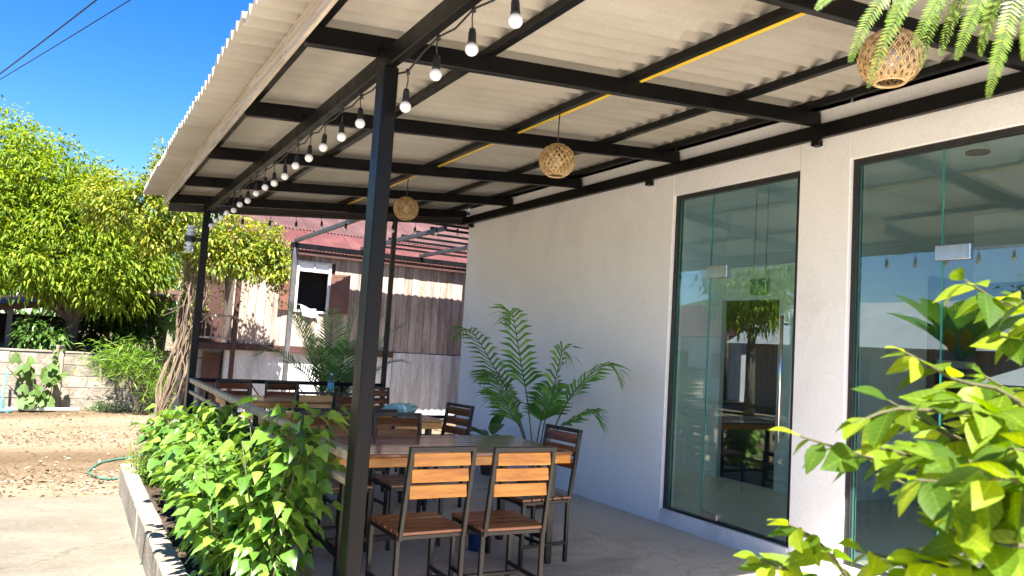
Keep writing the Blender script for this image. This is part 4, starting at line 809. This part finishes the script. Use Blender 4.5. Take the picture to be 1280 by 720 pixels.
# ------------------------------------------------------------------ block boundary wall
YB = 15.86; t = thing('boundary_wall', 'low weathered concrete block wall behind the dirt yard', 'wall', (-1.5, YB, ZG)); BO = Vector((-1.5, YB, ZG))
x0, x1 = -6.0, 2.35; courses = 5; bh = .2
m = MB(); m.box(x0-BO.x, x1-BO.x, .007, .14, -.05, 1.045); m.build('mortar_core', M['mortar'], t)
blk = {}
def block(L):
    k_ = round(L, 2)
    if k_ not in blk: mm = MB(); mm.box(0, L-.008, -.0, .15, 0, bh-.008, .005); blk[k_] = mm.mesh('block', M['block'], False, True)
    return blk[k_]
for c in range(courses):
    x = x0-(.2 if c % 2 else 0); z = .03+c*bh+.006
    while x < x1-.02:
        a = max(x, x0); b = min(x+.4, x1)
        if b-a > .05: link('block', block(b-a), t, (a-BO.x, random.uniform(-.008, .004), z), (random.uniform(-.006, .006), random.uniform(-.004, .004), 0))
        x += .4
m = MB(); m.box(-.17-BO.x, .0-BO.x, -.05, .2, -.03, 1.17, .012); m.build('pier', M['kerb'], t)
m = MB(); m.box(x0-BO.x, -.18-BO.x, -.02, .17, 1.041, 1.075, .006); m.box(.01-BO.x, x1-BO.x, -.02, .17, 1.041, 1.07, .006); m.build('coping', M['mortar'], t)
# squash vine on the wall, weeds, pipes, stick, hose
def lobed():
    m = MB(); pts = []
    for k_ in range(21):
        a = -PI*.86+k_*PI*1.72/20; r = .5*(1+.22*math.cos(a*2.5))*(1+.08*math.cos(a*9)); pts.append((r*math.sin(a), .35+r*math.cos(a), -.1*r*abs(math.sin(a*2))))
    m.v = [(0, .12, .05)]+pts; m.f = [(0, i+1, i+2) for i in range(20)]; m.mi = [0]*20; return m.mesh('leaf', M['squash_leaf'], True, False)
SQ = lobed(); so_ = Vector((-.42, 15.55, ZG)); t = thing('squash_vine', 'squash plant with large lobed leaves climbing the block wall', 'plant', so_)
m = MB(); spots = []
for s in range(5):
    pts = [Vector((random.uniform(-.15, .15), 0, .03))]
    tgt = Vector((random.uniform(-.5, .42), random.uniform(-.05, .12), random.uniform(.45, .85)))
    for u in (.35, .7, 1): pts.append(pts[0].lerp(tgt, u)+Vector((random.uniform(-.05, .05), random.uniform(-.08, .02), 0)))
    m.tube(pts, .008, 5); spots += pts[1:]
m.tube([(.28, .15, .3), (.30, .18, .8), (.33, .2, 1.3)], .008, 5); m.build('stems', M['green_stem'], t, True)
for i in range(26):
    p = random.choice(spots)+Vector((random.uniform(-.16, .16), random.uniform(-.2, -.02), random.uniform(-.3, .1))); p.z = max(.06, p.z); L = random.uniform(.16, .28)
    link('leaf', SQ, t, p, (random.uniform(.5, 1.3), random.uniform(-.4, .4), random.uniform(-.8, .8)+PI*0), (L, L, L))
for i in range(9): link('leaf', SQ, t, (.30+random.uniform(-.06, .06), .1+random.uniform(-.1, .02), .55+i*.09), (random.uniform(.6, 1.2), 0, random.uniform(-.6, .6)), (.1,)*3)
n = 420; bx = np.concatenate([RNG.normal(.92, .14, n//2), RNG.normal(.62, .1, n-n//2)]); base = np.stack([bx, RNG.uniform(15.55, 15.82, n), ZG+.03+np.abs(RNG.normal(0, .09, n))], 1)
o = link('weeds', leaf_cloud('weeds', base, rand_dirs(n)+np.array([0, -.2, .7]), RNG.uniform(.04, .1, n), .02, M['pale_leaf'])); tag(o, 'small weeds along the foot of the block wall', 'weeds', kind='stuff')
m = MB(); m.tube([(-2.6, 15.42, -.09), (-.6, 15.42, -.085), (.32, 15.40, -.08)], .03, 10); o = m.build('pvc_pipe', M['pvc'], smooth=True); tag(o, 'white plastic pipe lying along the foot of the wall', 'pipe')
m = MB(); m.tube([(-.80, 15.30, -.12), (-.83, 15.4, .2), (-.80, 15.62, .52)], .022, 8); m.tube([(-.9, 15.30, -.10), (-.66, 15.28, -.10)], .03, 8)
o = m.build('standpipe', M['pvc_blue'], smooth=True); tag(o, 'pale blue pipe leaning upright against the block wall', 'pipe')
hp = [(.60, 8.9), (.52, 8.88), (.42, 9.02), (.335, 9.25), (.36, 9.5), (.46, 9.82), (.62, 10.05), (.80, 10.2), (1.05, 10.45), (1.4, 10.6), (1.8, 10.5), (2.2, 10.7)]
m = MB(); m.tube(smooth_path([(x, y, dz(x, y)+.016) for x, y in hp]), .012, 8); o = m.build('garden_hose', M['hose'], smooth=True); tag(o, 'green garden hose curling across the dirt beside the kerb', 'hose')

# ------------------------------------------------------------------ old timber house
YH = 15.4; t = thing('timber_house', 'old stilted timber house with weathered planks and red roof', 'house', (5, YH, ZG)); HO = Vector((5, YH, ZG))
def hp_(name, mb, mat, parent=t, smooth=False): mb.v = [tuple(Vector(p)-HO) for p in mb.v]; return mb.build(name, mat, parent, smooth)
zw0, zw1 = 1.22, 3.16; wx0, wx1, wz0, wz1 = 3.90, 4.50, 1.95, 2.72; ttop = 2.90
x = 2.78
while x < 9.2:
    L = random.uniform(.15, .19); a, b = x, x+L-.006; y_ = YH+random.uniform(-.006, .006)
    segs = [(zw0+random.uniform(-.02, .0), zw1)]
    if b > wx0 and a < wx1: segs = [(zw0, wz0-.05), (ttop+.04, zw1)]
    for (za, zb) in segs: m = MB(); m.box(a, b, y_, y_+.025, za, zb, .003); hp_('plank', m, M['plank'])
    x += L
m = MB(); m.box(2.78, wx0-.05, YH+.04, YH+.1, zw0, zw1); m.box(wx1+.05, 9.2, YH+.04, YH+.1, zw0, zw1); m.box(wx0-.05, wx1+.05, YH+.04, YH+.1, zw0, wz0-.05); m.box(wx0-.05, wx1+.05, YH+.04, YH+.1, ttop+.04, zw1); hp_('backing', m, M['maroon'])
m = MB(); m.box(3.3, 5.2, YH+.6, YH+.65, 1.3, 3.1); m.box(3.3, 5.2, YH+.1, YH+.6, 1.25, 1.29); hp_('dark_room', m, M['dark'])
wn = MB(); wn.box(wx0-.05, wx0, YH-.03, YH+.04, wz0-.05, ttop+.04, .004); wn.box(wx1, wx1+.05, YH-.03, YH+.04, wz0-.05, ttop+.04, .004); wn.box(wx0, wx1, YH-.029, YH+.039, wz1, wz1+.035, .003); wn.box(wx0, wx1, YH-.029, YH+.039, ttop, ttop+.04, .003); wn.box(wx0, wx1, YH-.05, YH+.039, wz0-.05, wz0-.005, .003); wn.box((wx0+wx1)/2-.015, (wx0+wx1)/2+.015, YH-.028, YH+.03, wz1+.036, ttop-.001); wf = hp_('window', wn, M['plank_white'])
for a, b in ((wx0+.002, (wx0+wx1)/2-.016), ((wx0+wx1)/2+.016, wx1-.002)): m = MB(); m.box(a, b, YH+.0, YH+.008, wz1+.037, ttop-.002); hp_('transom_pane', m, M['pot_grey'] if 0 else M['white_paint'], wf)
def shutter(ax, ay, bx_, by_):
    d = Vector((bx_-ax, by_-ay, 0)); L = d.length; an = math.atan2(d.y, d.x)
    m = MB(); m.box(0, .05, -.012, .012, wz0-.03, wz1, .003); m.box(L-.05, L, -.012, .012, wz0-.03, wz1, .003)
    for z in (wz0-.03, (wz0+wz1)/2-.03, wz1-.05): m.box(.051, L-.051, -.011, .011, z, z+.05, .002)
    m.box(.051, L-.051, -.004, .004, wz0, wz1-.02); T = Matrix.Translation((ax, ay, 0)) @ Matrix.Rotation(an, 4, 'Z'); m.v = [tuple(T @ Vector(p)) for p in m.v]; hp_('shutter', m, M['shutter'])
shutter(wx1+.055, YH-.035, wx1+.40, YH-.20); shutter(wx0-.055, YH-.035, wx0-.38, YH-.10)
m = MB(); m.box(2.2, 6.0, YH-.06, YH+.08, 1.09, 1.217, .006); hp_('sill_beam', m, M['maroon'])
m = MB(); m.box(2.65, 6.0, YH+.10, YH+.25, -.1, 1.09); m.box(5.9, 6.0, YH, YH+.1, -.1, 1.088); hp_('base_wall', m, M['plaster'])
x = 6.003
while x < 9.2: L = random.uniform(.2, .26); m = MB(); m.box(x, x+L-.004, YH-.03+random.uniform(-.004, .004), YH+.02, -.1, 1.20, .003); hp_('base_board', m, M['plank_white']); x += L
# roof
def roof_mesh(wd, ln, pitch=.076, amp=.010):
    n = int(round(wd/(pitch/4)))+1; m = MB(); s, c = math.sin(math.radians(27)), math.cos(math.radians(27))
    for lay in (0, 1):
        for v in (0, ln/2, ln):
            for j in range(n): h_ = amp*math.sin(2*PI*j/4)+(.004 if lay else 0); m.v.append((j*pitch/4, v*c-h_*s, v*s+h_*c))
    o2 = 3*n
    for i in range(2):
        for j in range(n-1): a = i*n+j; m.f += [(a, a+1, a+n+1, a+n), (o2+a, o2+a+n, o2+a+n+1, o2+a+1)]
    for j in range(n-1): m.f.append((j, o2+j, o2+j+1, j+1))
    m.mi = [0]*len(m.f); return m
r1 = roof_mesh(.836, 1.3).mesh('roof_sheet', M['red_roof'], False, False)
pink = surf('faded_pink_roof', ((0.3, (0.0675, 0.0289, 0.0255)), (0.55, (0.0968, 0.0459, 0.0408)), (0.75, (0.135, 0.0714, 0.0646))), (2, 2, 2), .6, .1, fine=.12); r2 = roof_mesh(.836, 3.2).mesh('roof_sheet', pink, False, False)
for i in range(9):
    X = 2.5+i*.82; link('roof_sheet', r1, t, Vector((X, YH-.22, 3.13))-HO); link('roof_sheet', r2, t, Vector((X+.1, YH-.22+1.02, 3.13+.535))-HO)
m = MB(); m.box(2.5, 10, YH-.18, YH-.14, 3.03, 3.12, .004); hp_('eave_board', m, M['maroon'])
m = MB(); m.box(2.55, 9.9, YH+.03, YH+3.2, 3.163, 3.18); hp_('ceiling', m, M['maroon'])
m = MB(); m.box(9.2, 9.25, YH, YH+4, -.1, 3.16); m.box(2.7, 2.76, YH+.03, YH+4, 1.2, 3.16); m.box(2.7, 9.2, YH+4.0, YH+4.05, -.1, 3.16); hp_('side_wall', m, M['plank'])
# balcony at the left end
m = MB(); m.box(1.9, 2.70, YH-.2, YH+.9, 1.08, 1.2, .004); hp_('balcony_floor', m, M['maroon'])
m = MB(); m.box(1.9, 2.68, YH+.86, YH+.9, 1.2, 3.1); m.box(1.86, 1.9, YH+.2, YH+.9, 1.2, 3.1); hp_('balcony_wall', m, M['maroon'])
for z in (1.30, 1.72): m = MB(); m.bar((1.92, YH-.16, z), (2.72, YH-.16, z), .04, .04, .003); hp_('balcony_rail', m, M['plank'])
for i in range(7): m = MB(); m.bar((2.0+i*.11, YH-.16, 1.32), (2.0+i*.11, YH-.16, 1.70), .022, .022, .002, (0, 1, 0)); hp_('baluster', m, M['plank'])
for X in (1.93, 2.74): m = MB(); m.bar((X, YH-.16, -.15), (X, YH-.16, 3.1), .08, .08, .005, (0, 1, 0)); hp_('post', m, M['maroon'])
m = MB(); m.box(2.3, 2.62, YH+.35, YH+.4, -.1, 1.0, .004); hp_('lower_door', m, M['shutter'])
m = MB(); m.box(1.8, 2.64, YH+.45, YH+.55, -.1, 1.07); hp_('lower_wall', m, M['plaster'])
# towel over the window sill
m = MB(); nx_, ny_ = 12, 14
for j in range(ny_):
    for i in range(nx_):
        u, v = i/(nx_-1), j/(ny_-1); a = v*1.0
        yy_ = .10-a*.55 if a < .3 else -.075-.02*math.sin(u*9+a*4)
        zz_ = .0+(.02 if a < .3 else -(a-.3)*.42*(1-.35*u)+.02); m.v.append((u*.40+.10*a+.01*math.sin(a*9), yy_+.02*math.sin(u*11), zz_+.012*math.sin(u*7)+.10*(1-u)*(1 if a < .3 else 1)*(1-u)))
m.f = [(j*nx_+i, j*nx_+i+1, (j+1)*nx_+i+1, (j+1)*nx_+i) for j in range(ny_-1) for i in range(nx_-1)]; m.mi = [0]*len(m.f)
o = m.build('towel', M['cloth'], None, True, False); o.location = (3.93, YH-.0, wz0+.01); o.scale = (.8, 1, .8); sd = o.modifiers.new('s', 'SOLIDIFY'); sd.thickness = .008; tag(o, 'white cloth hanging out over the open window sill', 'cloth')

# ------------------------------------------------------------------ open steel frame between cafe and house, and an unseen sheet awning added to shade the house
t = thing('steel_frame', 'unroofed grey steel lean-to frame between the cafe and the timber house', 'steel frame', (3.2, 13.0, ZG)); FO2 = (3.2, 13.0, ZG)
bars(t, FO2, [((3.2, 13.0, ZG-.02), (3.2, 13.0, 2.90), .075, .075)], 'post', M['grey_steel'])
bars(t, FO2, [((3.12, 13.0, 2.945), (7.35, 13.0, 2.945), .06, .09)], 'beam', M['steel'])
bars(t, FO2, [((X, 9.55, 3.022), (X, 13.05, 3.022), .05, .06) for X in (3.2, 4.36, 5.48, 6.6)], 'rafter', M['grey_steel'])
bars(t, FO2, [((4.33, y, 3.072), (7.35, y, 3.072), .035, .035) for y in (10.0, 10.55, 11.1, 11.65, 12.2, 12.75)], 'purlin', M['steel'])
t = thing('added_shade_awning', 'unseen corrugated zinc awning added to shade the front of the timber house', 'awning', (7.35, 13.5, 0))  # made up out of view to cast the shadow on the house front
m = sheet_mesh(0, 1.95, 22, .146, .012, .003); m.v = [(-3.25+v[1], -.95+v[0]*.92, 3.90+v[2]-.092*v[0]) for v in m.v]; m.build('sheet', M['awning'], t, True)
bars(t, (0, 0, 0), [((-3.2, y, 3.87), (0, y, 3.87), .04, .05) for y in (-.8, .0, .75)], 'arm', M['steel'])

# ------------------------------------------------------------------ yellow-green creeper with gnarled stems
vo = Vector((1.5, 14.1, ZG)); t = thing('flowering_creeper', 'yellow-green creeper with a gnarled bundle of bare stems beside the balcony', 'creeper', vo)
m = MB(); rnd = random.Random(4)
for k_ in range(24):
    b = Vector((1.46+rnd.gauss(0, .07), 14.1+rnd.gauss(0, .12), ZG)); c = Vector((1.72+rnd.gauss(0, .07), 14.1+rnd.gauss(0, .1), 1.3)); e = Vector((1.84+rnd.gauss(0, .07), 14.1+rnd.gauss(0, .12), 2.75+rnd.uniform(-.2, .3)))
    P = [b, b.lerp(c, .5)+Vector((rnd.gauss(0, .10), rnd.gauss(0, .08), 0)), c, c.lerp(e, .5)+Vector((rnd.gauss(0, .08), rnd.gauss(0, .08), 0)), e, e+Vector((rnd.uniform(-.8, 1.0), rnd.uniform(-.4, .3), rnd.uniform(.3, .8)))]
    r0 = rnd.choice([.007, .01, .014, .022]); pth = smooth_path(P, 6); m.tube([p+Vector((.012*math.sin(i*1.7+k_), 0, 0))-vo for i, p in enumerate(pth)], [r0*(1-.5*i/len(pth)) for i in range(len(pth))], 6)
m.build('stems', M['dry_stem'], t, True)
def lv(name, cs, rs, ncl, per, spread, L, Wd, mat, parent, o, shell=.5, kind='stuff', droop=.3):
    p, d = crown_points(cs, rs, ncl, per, spread, shell); n = len(p)
    ob = link(name, leaf_cloud(name, p-np.array(o), d, RNG.uniform(L*.7, L*1.2, n), RNG.uniform(Wd*.75, Wd*1.2, n), mat, droop), parent); ob['kind'] = kind; return ob
lv('crown', [(.95, 14.0, 3.45), (1.6, 13.9, 3.15), (2.30, 13.9, 3.02), (2.85, 13.9, 2.98), (3.10, 13.85, 2.68), (.40, 14.2, 3.5), (1.30, 14.0, 4.0), (1.70, 14.1, 4.35), (2.15, 13.9, 2.65), (1.05, 13.9, 2.95), (2.6, 13.85, 2.6)],
   [(.6, .5, .5), (.55, .45, .5), (.5, .4, .48), (.38, .35, .42), (.24, .3, .42), (.45, .4, .5), (.45, .4, .5), (.35, .35, .45), (.4, .3, .35), (.35, .3, .3), (.3, .25, .3)], 1000, 16, .13, .085, .042, M['vine_leaf'], t, vo, .25)
for k_ in range(46):                # hanging strands
    X = random.choice([1.6, 1.75, 1.95, 2.05, 2.12, 2.28, 2.42, 2.52, 2.62, 2.72, 2.8, 2.9, 3.0, 3.1, 3.2, 3.28])+random.uniform(-.05, .05); zt_ = random.uniform(2.6, 3.1); zb_ = zt_-random.uniform(.45, 1.5)*(1 if X < 2.5 else .62)
    P = [Vector((X+random.uniform(-.06, .06)*i, 14.0+random.uniform(-.08, .05), zt_+(zb_-zt_)*i/5))-vo for i in range(6)]
    m = MB(); m.tube(smooth_path(P, 3), .004, 4); s_ = m.build('hanging_stem', M['dry_stem'], t)
    q = np.array([P[0].lerp(P[-1], u)+Vector((random.uniform(-.03, .03), random.uniform(-.03, .03), 0)) for u in np.linspace(0, 1, 26)])
    lo = link('leaves', leaf_cloud('leaves', q, rand_dirs(26)+np.array([0, 0, -.4]), .07, .038, M['vine_leaf']), s_); lo['kind'] = 'stuff'
# narrow-leaved bamboo-like clump in front of the wall
t = thing('bamboo_clump', 'feathery narrow-leaved bamboo clump spilling over the block wall', 'bamboo', (1.25, 15.1, ZG)); vo2 = (1.25, 15.1, ZG)
m = MB()
for k_ in range(16):
    a = Vector((random.uniform(-.15, .15), random.uniform(-.1, .1), 0)); b = Vector((random.uniform(-.75, .55), random.uniform(-.25, .1), random.uniform(.6, 1.25))); m.tube(smooth_path([a, a.lerp(b, .5)+Vector((0, 0, .25)), b, b+Vector((.1*b.x, 0, -.1))], 4), .006, 5)
m.build('canes', M['green_stem'], t, True)
n = 2300; cx = np.concatenate([RNG.normal(.98, .26, int(n*.72)), RNG.normal(1.5, .14, n-int(n*.72))]); cz = np.concatenate([RNG.normal(.82, .17, int(n*.72)), RNG.normal(.42, .16, n-int(n*.72))])
base = np.stack([cx, RNG.normal(15.0, .15, n), cz], 1)-np.array(vo2); dd = np.stack([(base[:, 0])*.9+RNG.normal(0, .6, n), RNG.normal(-.2, .4, n), RNG.normal(.1, .45, n)], 1)
o = link('foliage', leaf_cloud('foliage', base, dd, RNG.uniform(.10, .2, n), .016, M['bamboo_leaf'], .15), t); o['kind'] = 'stuff'

# ------------------------------------------------------------------ trees
def tree(name, label, loc, trunk, tr, cs, rs, ncl, per, spread, L, Wd, mat, group=None, shell=.45, droop=.35):
    o = Vector(loc); t = thing(name, label, 'tree', loc, 0, group); m = MB(); th = Vector(trunk)
    m.tube([(0, 0, -.05), (th.x*.3, th.y*.3, th.z*.4), (th.x, th.y, th.z)], [tr*1.25, tr, tr*.8], 10)
    for c, r in zip(cs, rs):
        c = Vector(c)-o; m.tube(smooth_path([th*.8, th.lerp(c, .5)+Vector((0, 0, -.1)), c], 4), [tr*.6-(tr*.5)*i/8 for i in range(9)], 7)
        for k_ in range(5):
            d = Vector(rand_dirs(1)[0]); e = c+Vector((d.x*r[0], d.y*r[1], abs(d.z)*r[2]))*.75; m.tube([c.lerp(th, .25), c.lerp(e, .5), e], [tr*.25, tr*.16, tr*.06], 5)
    m.build('trunk', M['bark'], t, True)
    lv('crown', cs, rs, ncl, per, spread, L, Wd, mat, t, o, shell, 'stuff', droop); return t
tree('mango_tree', 'large sunlit mango tree with drooping narrow leaves behind the block wall', (.02, 17.0, ZG), (.1, 0, 2.0), .13,
     [(-2.6, 17.0, 3.5), (-1.3, 16.7, 3.2), (-.1, 16.5, 3.05), (.75, 16.6, 2.95), (-1.5, 17.0, 4.35), (-.55, 16.8, 3.95), (.2, 16.7, 3.65), (-.6, 16.2, 2.4), (.55, 16.2, 2.3), (-1.6, 16.2, 2.35), (1.2, 16.8, 2.7)],
     [(1.5, 1.5, 1.7), (1.2, 1.2, 1.4), (1.1, 1.1, 1.15), (.9, 1.0, 1.0), (1.2, 1.2, .95), (.95, 1.1, .95), (.8, .9, .8), (.85, .6, .6), (.7, .6, .65), (.9, .6, .6), (.6, .8, .8)], 3600, 14, .25, .135, .040, M['mango'], None, .35, .3)
tree('broadleaf_tree', 'pale green loose tree behind the shed, left of the creeper', (2.0, 21.0, ZG), (.1, 0, 2), .12, [(1.6, 20.8, 3.0), (2.4, 21, 3.6), (2.2, 20.6, 2.2), (1.2, 20.8, 2.0)], [(1.1, 1, 1.1), (1.2, 1, 1.2), (.9, .8, .8), (.8, .8, .8)], 420, 14, .26, .2, .07, M['pale_leaf'])
tree('broadleaf_tree', 'tall dark tree rising behind the red roofed timber house', (13, 30, ZG), (0, 0, 4), .2, [(10.5, 30, 5.6), (13, 30, 6.5), (15.5, 30, 5.5), (8, 31, 4.8)], [(2.2, 1.8, 1.8), (2.4, 2, 2), (2.2, 2, 2), (2, 1.8, 1.5)], 520, 14, .5, .34, .14, M['vine_leaf'])
tree('broadleaf_tree', 'dark leafy tree in the shade under the mango behind the wall', (.75, 18.4, ZG), (0, 0, 1), .07, [(.9, 18.3, 1.35), (.4, 18.4, 1.2), (1.25, 18.4, 1.55)], [(.6, .5, .6), (.5, .5, .5), (.5, .5, .5)], 190, 14, .2, .17, .07, M['dark_leaf'])
tree('broadleaf_tree', 'small leafy bush poking over the block wall beside the pier', (-.5, 16.4, ZG), (0, 0, .7), .05, [(-.45, 16.3, 1.18), (-.25, 16.3, 1.05)], [(.34, .3, .26), (.3, .25, .2)], 70, 12, .13, .13, .055, M['dark_leaf'])
tree('broadleaf_tree', 'distant hedge-like tree far beyond the shed', (-3, 30, ZG), (0, 0, 2), .2, [(-6, 30, 3), (-3, 31, 3.5), (0, 30, 3), (3, 31, 3.6), (6, 32, 4)], [(2.4, 1.5, 2), (2.4, 1.5, 2.4), (2.4, 1.5, 2), (2.4, 1.5, 2.4), (2.4, 1.5, 2.6)], 620, 13, .5, .33, .15, M['dark_leaf'])

# ------------------------------------------------------------------ shed, ladder behind the wall
t = thing('garden_shed', 'low dark open shed with rusty sloping roof behind the block wall', 'shed', (-1, 17.6, ZG)); sh = (-1, 17.6, ZG)
def sz(x): return 1.77+.14*(x+.1)
m = MB(); a, b = -5.0, 2.15; m.add([Vector((x, y, z))-Vector(sh) for x, zz_ in ((a, sz(a)), (b, sz(b))) for y, k_ in ((17.2, 0), (20.4, .25)) for z in (zz_-.06+k_, zz_+.06+k_)], [(0, 1, 3, 2), (4, 6, 7, 5), (0, 4, 5, 1), (2, 3, 7, 6), (0, 2, 6, 4), (1, 5, 7, 3)]); m.build('roof', M['rust_roof'], t)
bars(t, sh, [((x, 17.3, ZG-.02), (x, 17.3, sz(x)-.05), .09, .09) for x in (-3.2, -.95, 2.0)], 'post', M['grey_steel'])
m = MB(); m.box(-5+1, 2.15+1, -.28, -.22, .0, 1.13); m.build('low_wall', M['maroon'], t)
m = MB(); m.box(-5+1, 1.0, 2.6, 2.7, 0, 1.7); m.build('back_wall', M['dark'], t)
m = MB()
for j in range(3): m.box(1.05+j*.0, 1.45, 1.2, 1.4, .95+j*.1, 1.045+j*.1, .004)
o = m.build('block_stack', M['block'], t)
t = thing('ladder', 'white aluminium ladder standing behind the block wall', 'ladder', (1.30, 18.1, ZG))
for s_ in (-.17, .17): m = MB(); m.bar((s_, -.15, 0), (s_*.8, .25, 2.6), .03, .06, .003, (1, 0, 0)); m.build('stile', M['white_paint'], t)
for k_ in range(9): m = MB(); z = .25+k_*.27; m.bar((-.165, -.15+.4*z/2.6, z), (.165, -.15+.4*z/2.6, z), .03, .03, .002); m.build('rung', M['white_paint'], t)

# ------------------------------------------------------------------ power lines and poles, the street side of the place (seen mirrored in the glass)
def pole(x, y, lab):
    t = thing('utility_pole', lab, 'utility pole', (x, y, ZG)); m = MB(); m.tube([(0, 0, -.1), (0, 0, 8.0)], [.15, .10], 12); m.build('mast', M['kerb'], t, True)
    for z in (7.0, 6.3): m = MB(); m.bar((-1, .12, z), (1, .12, z), .09, .1, .004); m.build('crossarm', M['brown_steel'], t)
    for s_ in (-.85, -.3, .3, .85): m = MB(); m.lathe([(.03, 7.05), (.05, 7.08), (.03, 7.12), (.05, 7.15), (.02, 7.2)], (s_, .12, 0), 10); m.build('insulator', M['white_paint'], t, True)
pole(-8.9, 43.0, 'utility pole far up the street carrying the overhead wires'); pole(6.3, -7.0, 'utility pole in front of the cafe carrying the overhead wires'); pole(-13, 22, 'utility pole across the street reflected in the glass door')
for (ax, bx_, zo, lab, r_) in ((-8.8, 6.0, 0, 'upper black overhead cable crossing the blue sky', .014), (-9.75, 7.05, -.12, 'thinner lower overhead cable crossing the blue sky', .010)):
    A = Vector((ax, 43.0, 6.62+zo)); B = Vector((bx_, -6.9, 6.62+zo)); P = [A.lerp(B, u)-Vector((0, 0, .5*4*u*(1-u)-.37)) for u in np.linspace(0, 1, 40)]
    m = MB(); m.tube([p-A for p in P], r_, 6); o = m.build('power_cable', M['rubber'], None, True); o.location = A; tag(o, lab, 'cable')
def simple_house(x, y, w, d, h, rz, roofm, wallm, lab, cat='house'):
    t = thing('street_house', lab, cat, (x, y, ZG), rz); m = MB(); m.box(-w/2, w/2, -d/2, d/2, 0, h); m.build('wall', wallm, t)
    m = MB(); e = .5; hh = d*.3; m.add([(-w/2-e, -d/2-e, h-.1), (w/2+e, -d/2-e, h-.1), (w/2+e, 0, h+hh), (-w/2-e, 0, h+hh), (-w/2-e, d/2+e, h-.1), (w/2+e, d/2+e, h-.1)], [(0, 1, 2, 3), (3, 2, 5, 4), (0, 3, 4), (1, 5, 2), (0, 4, 5, 1)]); m.build('roof', roofm, t)
    for k_ in (-.3, .0, .3):
        m = MB(); m.box(k_*w-.35, k_*w+.35, -d/2-.04, -d/2-.002, .9, 2.0, .005); wn_ = m.build('window', M['shutter'], t)
        m = MB(); m.box(k_*w-.28, k_*w+.28, -d/2-.05, -d/2-.042, .97, 1.93); m.build('pane', M['dark'], wn_)
simple_house(-14, 15, 9, 5, 2.4, PI/2, M['awning'], M['plank'], 'street-side house with pale metal roof reflected in the glass')
simple_house(-19, 27, 9, 6, 2.8, PI/2+.2, M['red_roof'], M['plaster'], 'street-side house with red roof reflected in the glass')
tree('street_tree', 'yellow-green street tree reflected in the glass door', (-8.5, 16.5, ZG), (0, 0, 2.4), .14, [(-8.5, 16.5, 4.0), (-7.6, 15.8, 3.3), (-9.3, 17.4, 3.6)], [(1.6, 1.6, 1.4), (1.1, 1.1, 1), (1.2, 1.2, 1.1)], 420, 14, .3, .22, .07, M['mango'])
tree('street_tree', 'green street tree beyond the banana plant', (-16, 10, ZG), (0, 0, 2.4), .16, [(-16, 10, 4.2), (-15, 8.5, 3.4), (-17, 12, 3.6)], [(2, 2, 1.6), (1.4, 1.4, 1.2), (1.5, 1.5, 1.3)], 420, 14, .35, .26, .1, M['dark_leaf'])
t = thing('banana_plant', 'banana plant with upright broad leaves reflected in the shopfront', 'banana plant', (-7.5, 9.6, ZG)); m = MB(); m.tube([(0, 0, 0), (.05, 0, 1.2), (.08, 0, 2.0)], [.14, .12, .08], 10); m.build('trunk', M['green_stem'], t, True)
bl = leaf_shape('leaf', [(0, .02), (.08, .12), (.25, .17), (.5, .18), (.75, .15), (.92, .07), (1, 0)], M['banana_leaf'], .35, .5)
for k_ in range(9): a = k_*.72; link('leaf', bl, t, (.06, 0, 1.9), rot_to((math.cos(a)*.6, math.sin(a)*.6, 1.0+.3*math.sin(k_*2)), 0), (1.9, 1.9, 1.9))
t = thing('canopy_tent', 'white pitched canopy tent across the street reflected in the glass', 'canopy tent', (-10.5, 9.2, ZG)); t.scale = (.8, .8, .8)
for sx in (-1.4, 1.4):
    for sy in (-1.4, 1.4): m = MB(); m.bar((sx, sy, 0), (sx, sy, 1.9), .05, .05, .003, (0, 1, 0)); m.build('leg', M['grey_steel'], t)
m = MB(); m.add([(-1.5, -1.5, 1.85), (1.5, -1.5, 1.85), (1.5, 1.5, 1.85), (-1.5, 1.5, 1.85), (0, 0, 2.7), (-1.5, -1.5, 1.6), (1.5, -1.5, 1.6), (1.5, 1.5, 1.6), (-1.5, 1.5, 1.6)], [(0, 1, 4), (1, 2, 4), (2, 3, 4), (3, 0, 4), (0, 5, 6, 1), (1, 6, 7, 2), (2, 7, 8, 3), (3, 8, 5, 0)]); m.build('canopy', M['cloth'], t, False, False)
m = grid_sheet(-260, -120, -150, 320, 12, 40, lambda x, y: ZG-.5+max(0, (1-((x+190)/70)**2))*(22+16*mnoise.noise((y*.012, 0, 0))+8*mnoise.noise((y*.03, x*.02, 3)))); structure(m.build('hills', M['dark_leaf'] if 0 else surf('wooded_hill', ((.3, (.03, .06, .025)), (.7, (.07, .11, .05))), (.05, .05, .05), .95, 0), smooth=True, recalc=False))
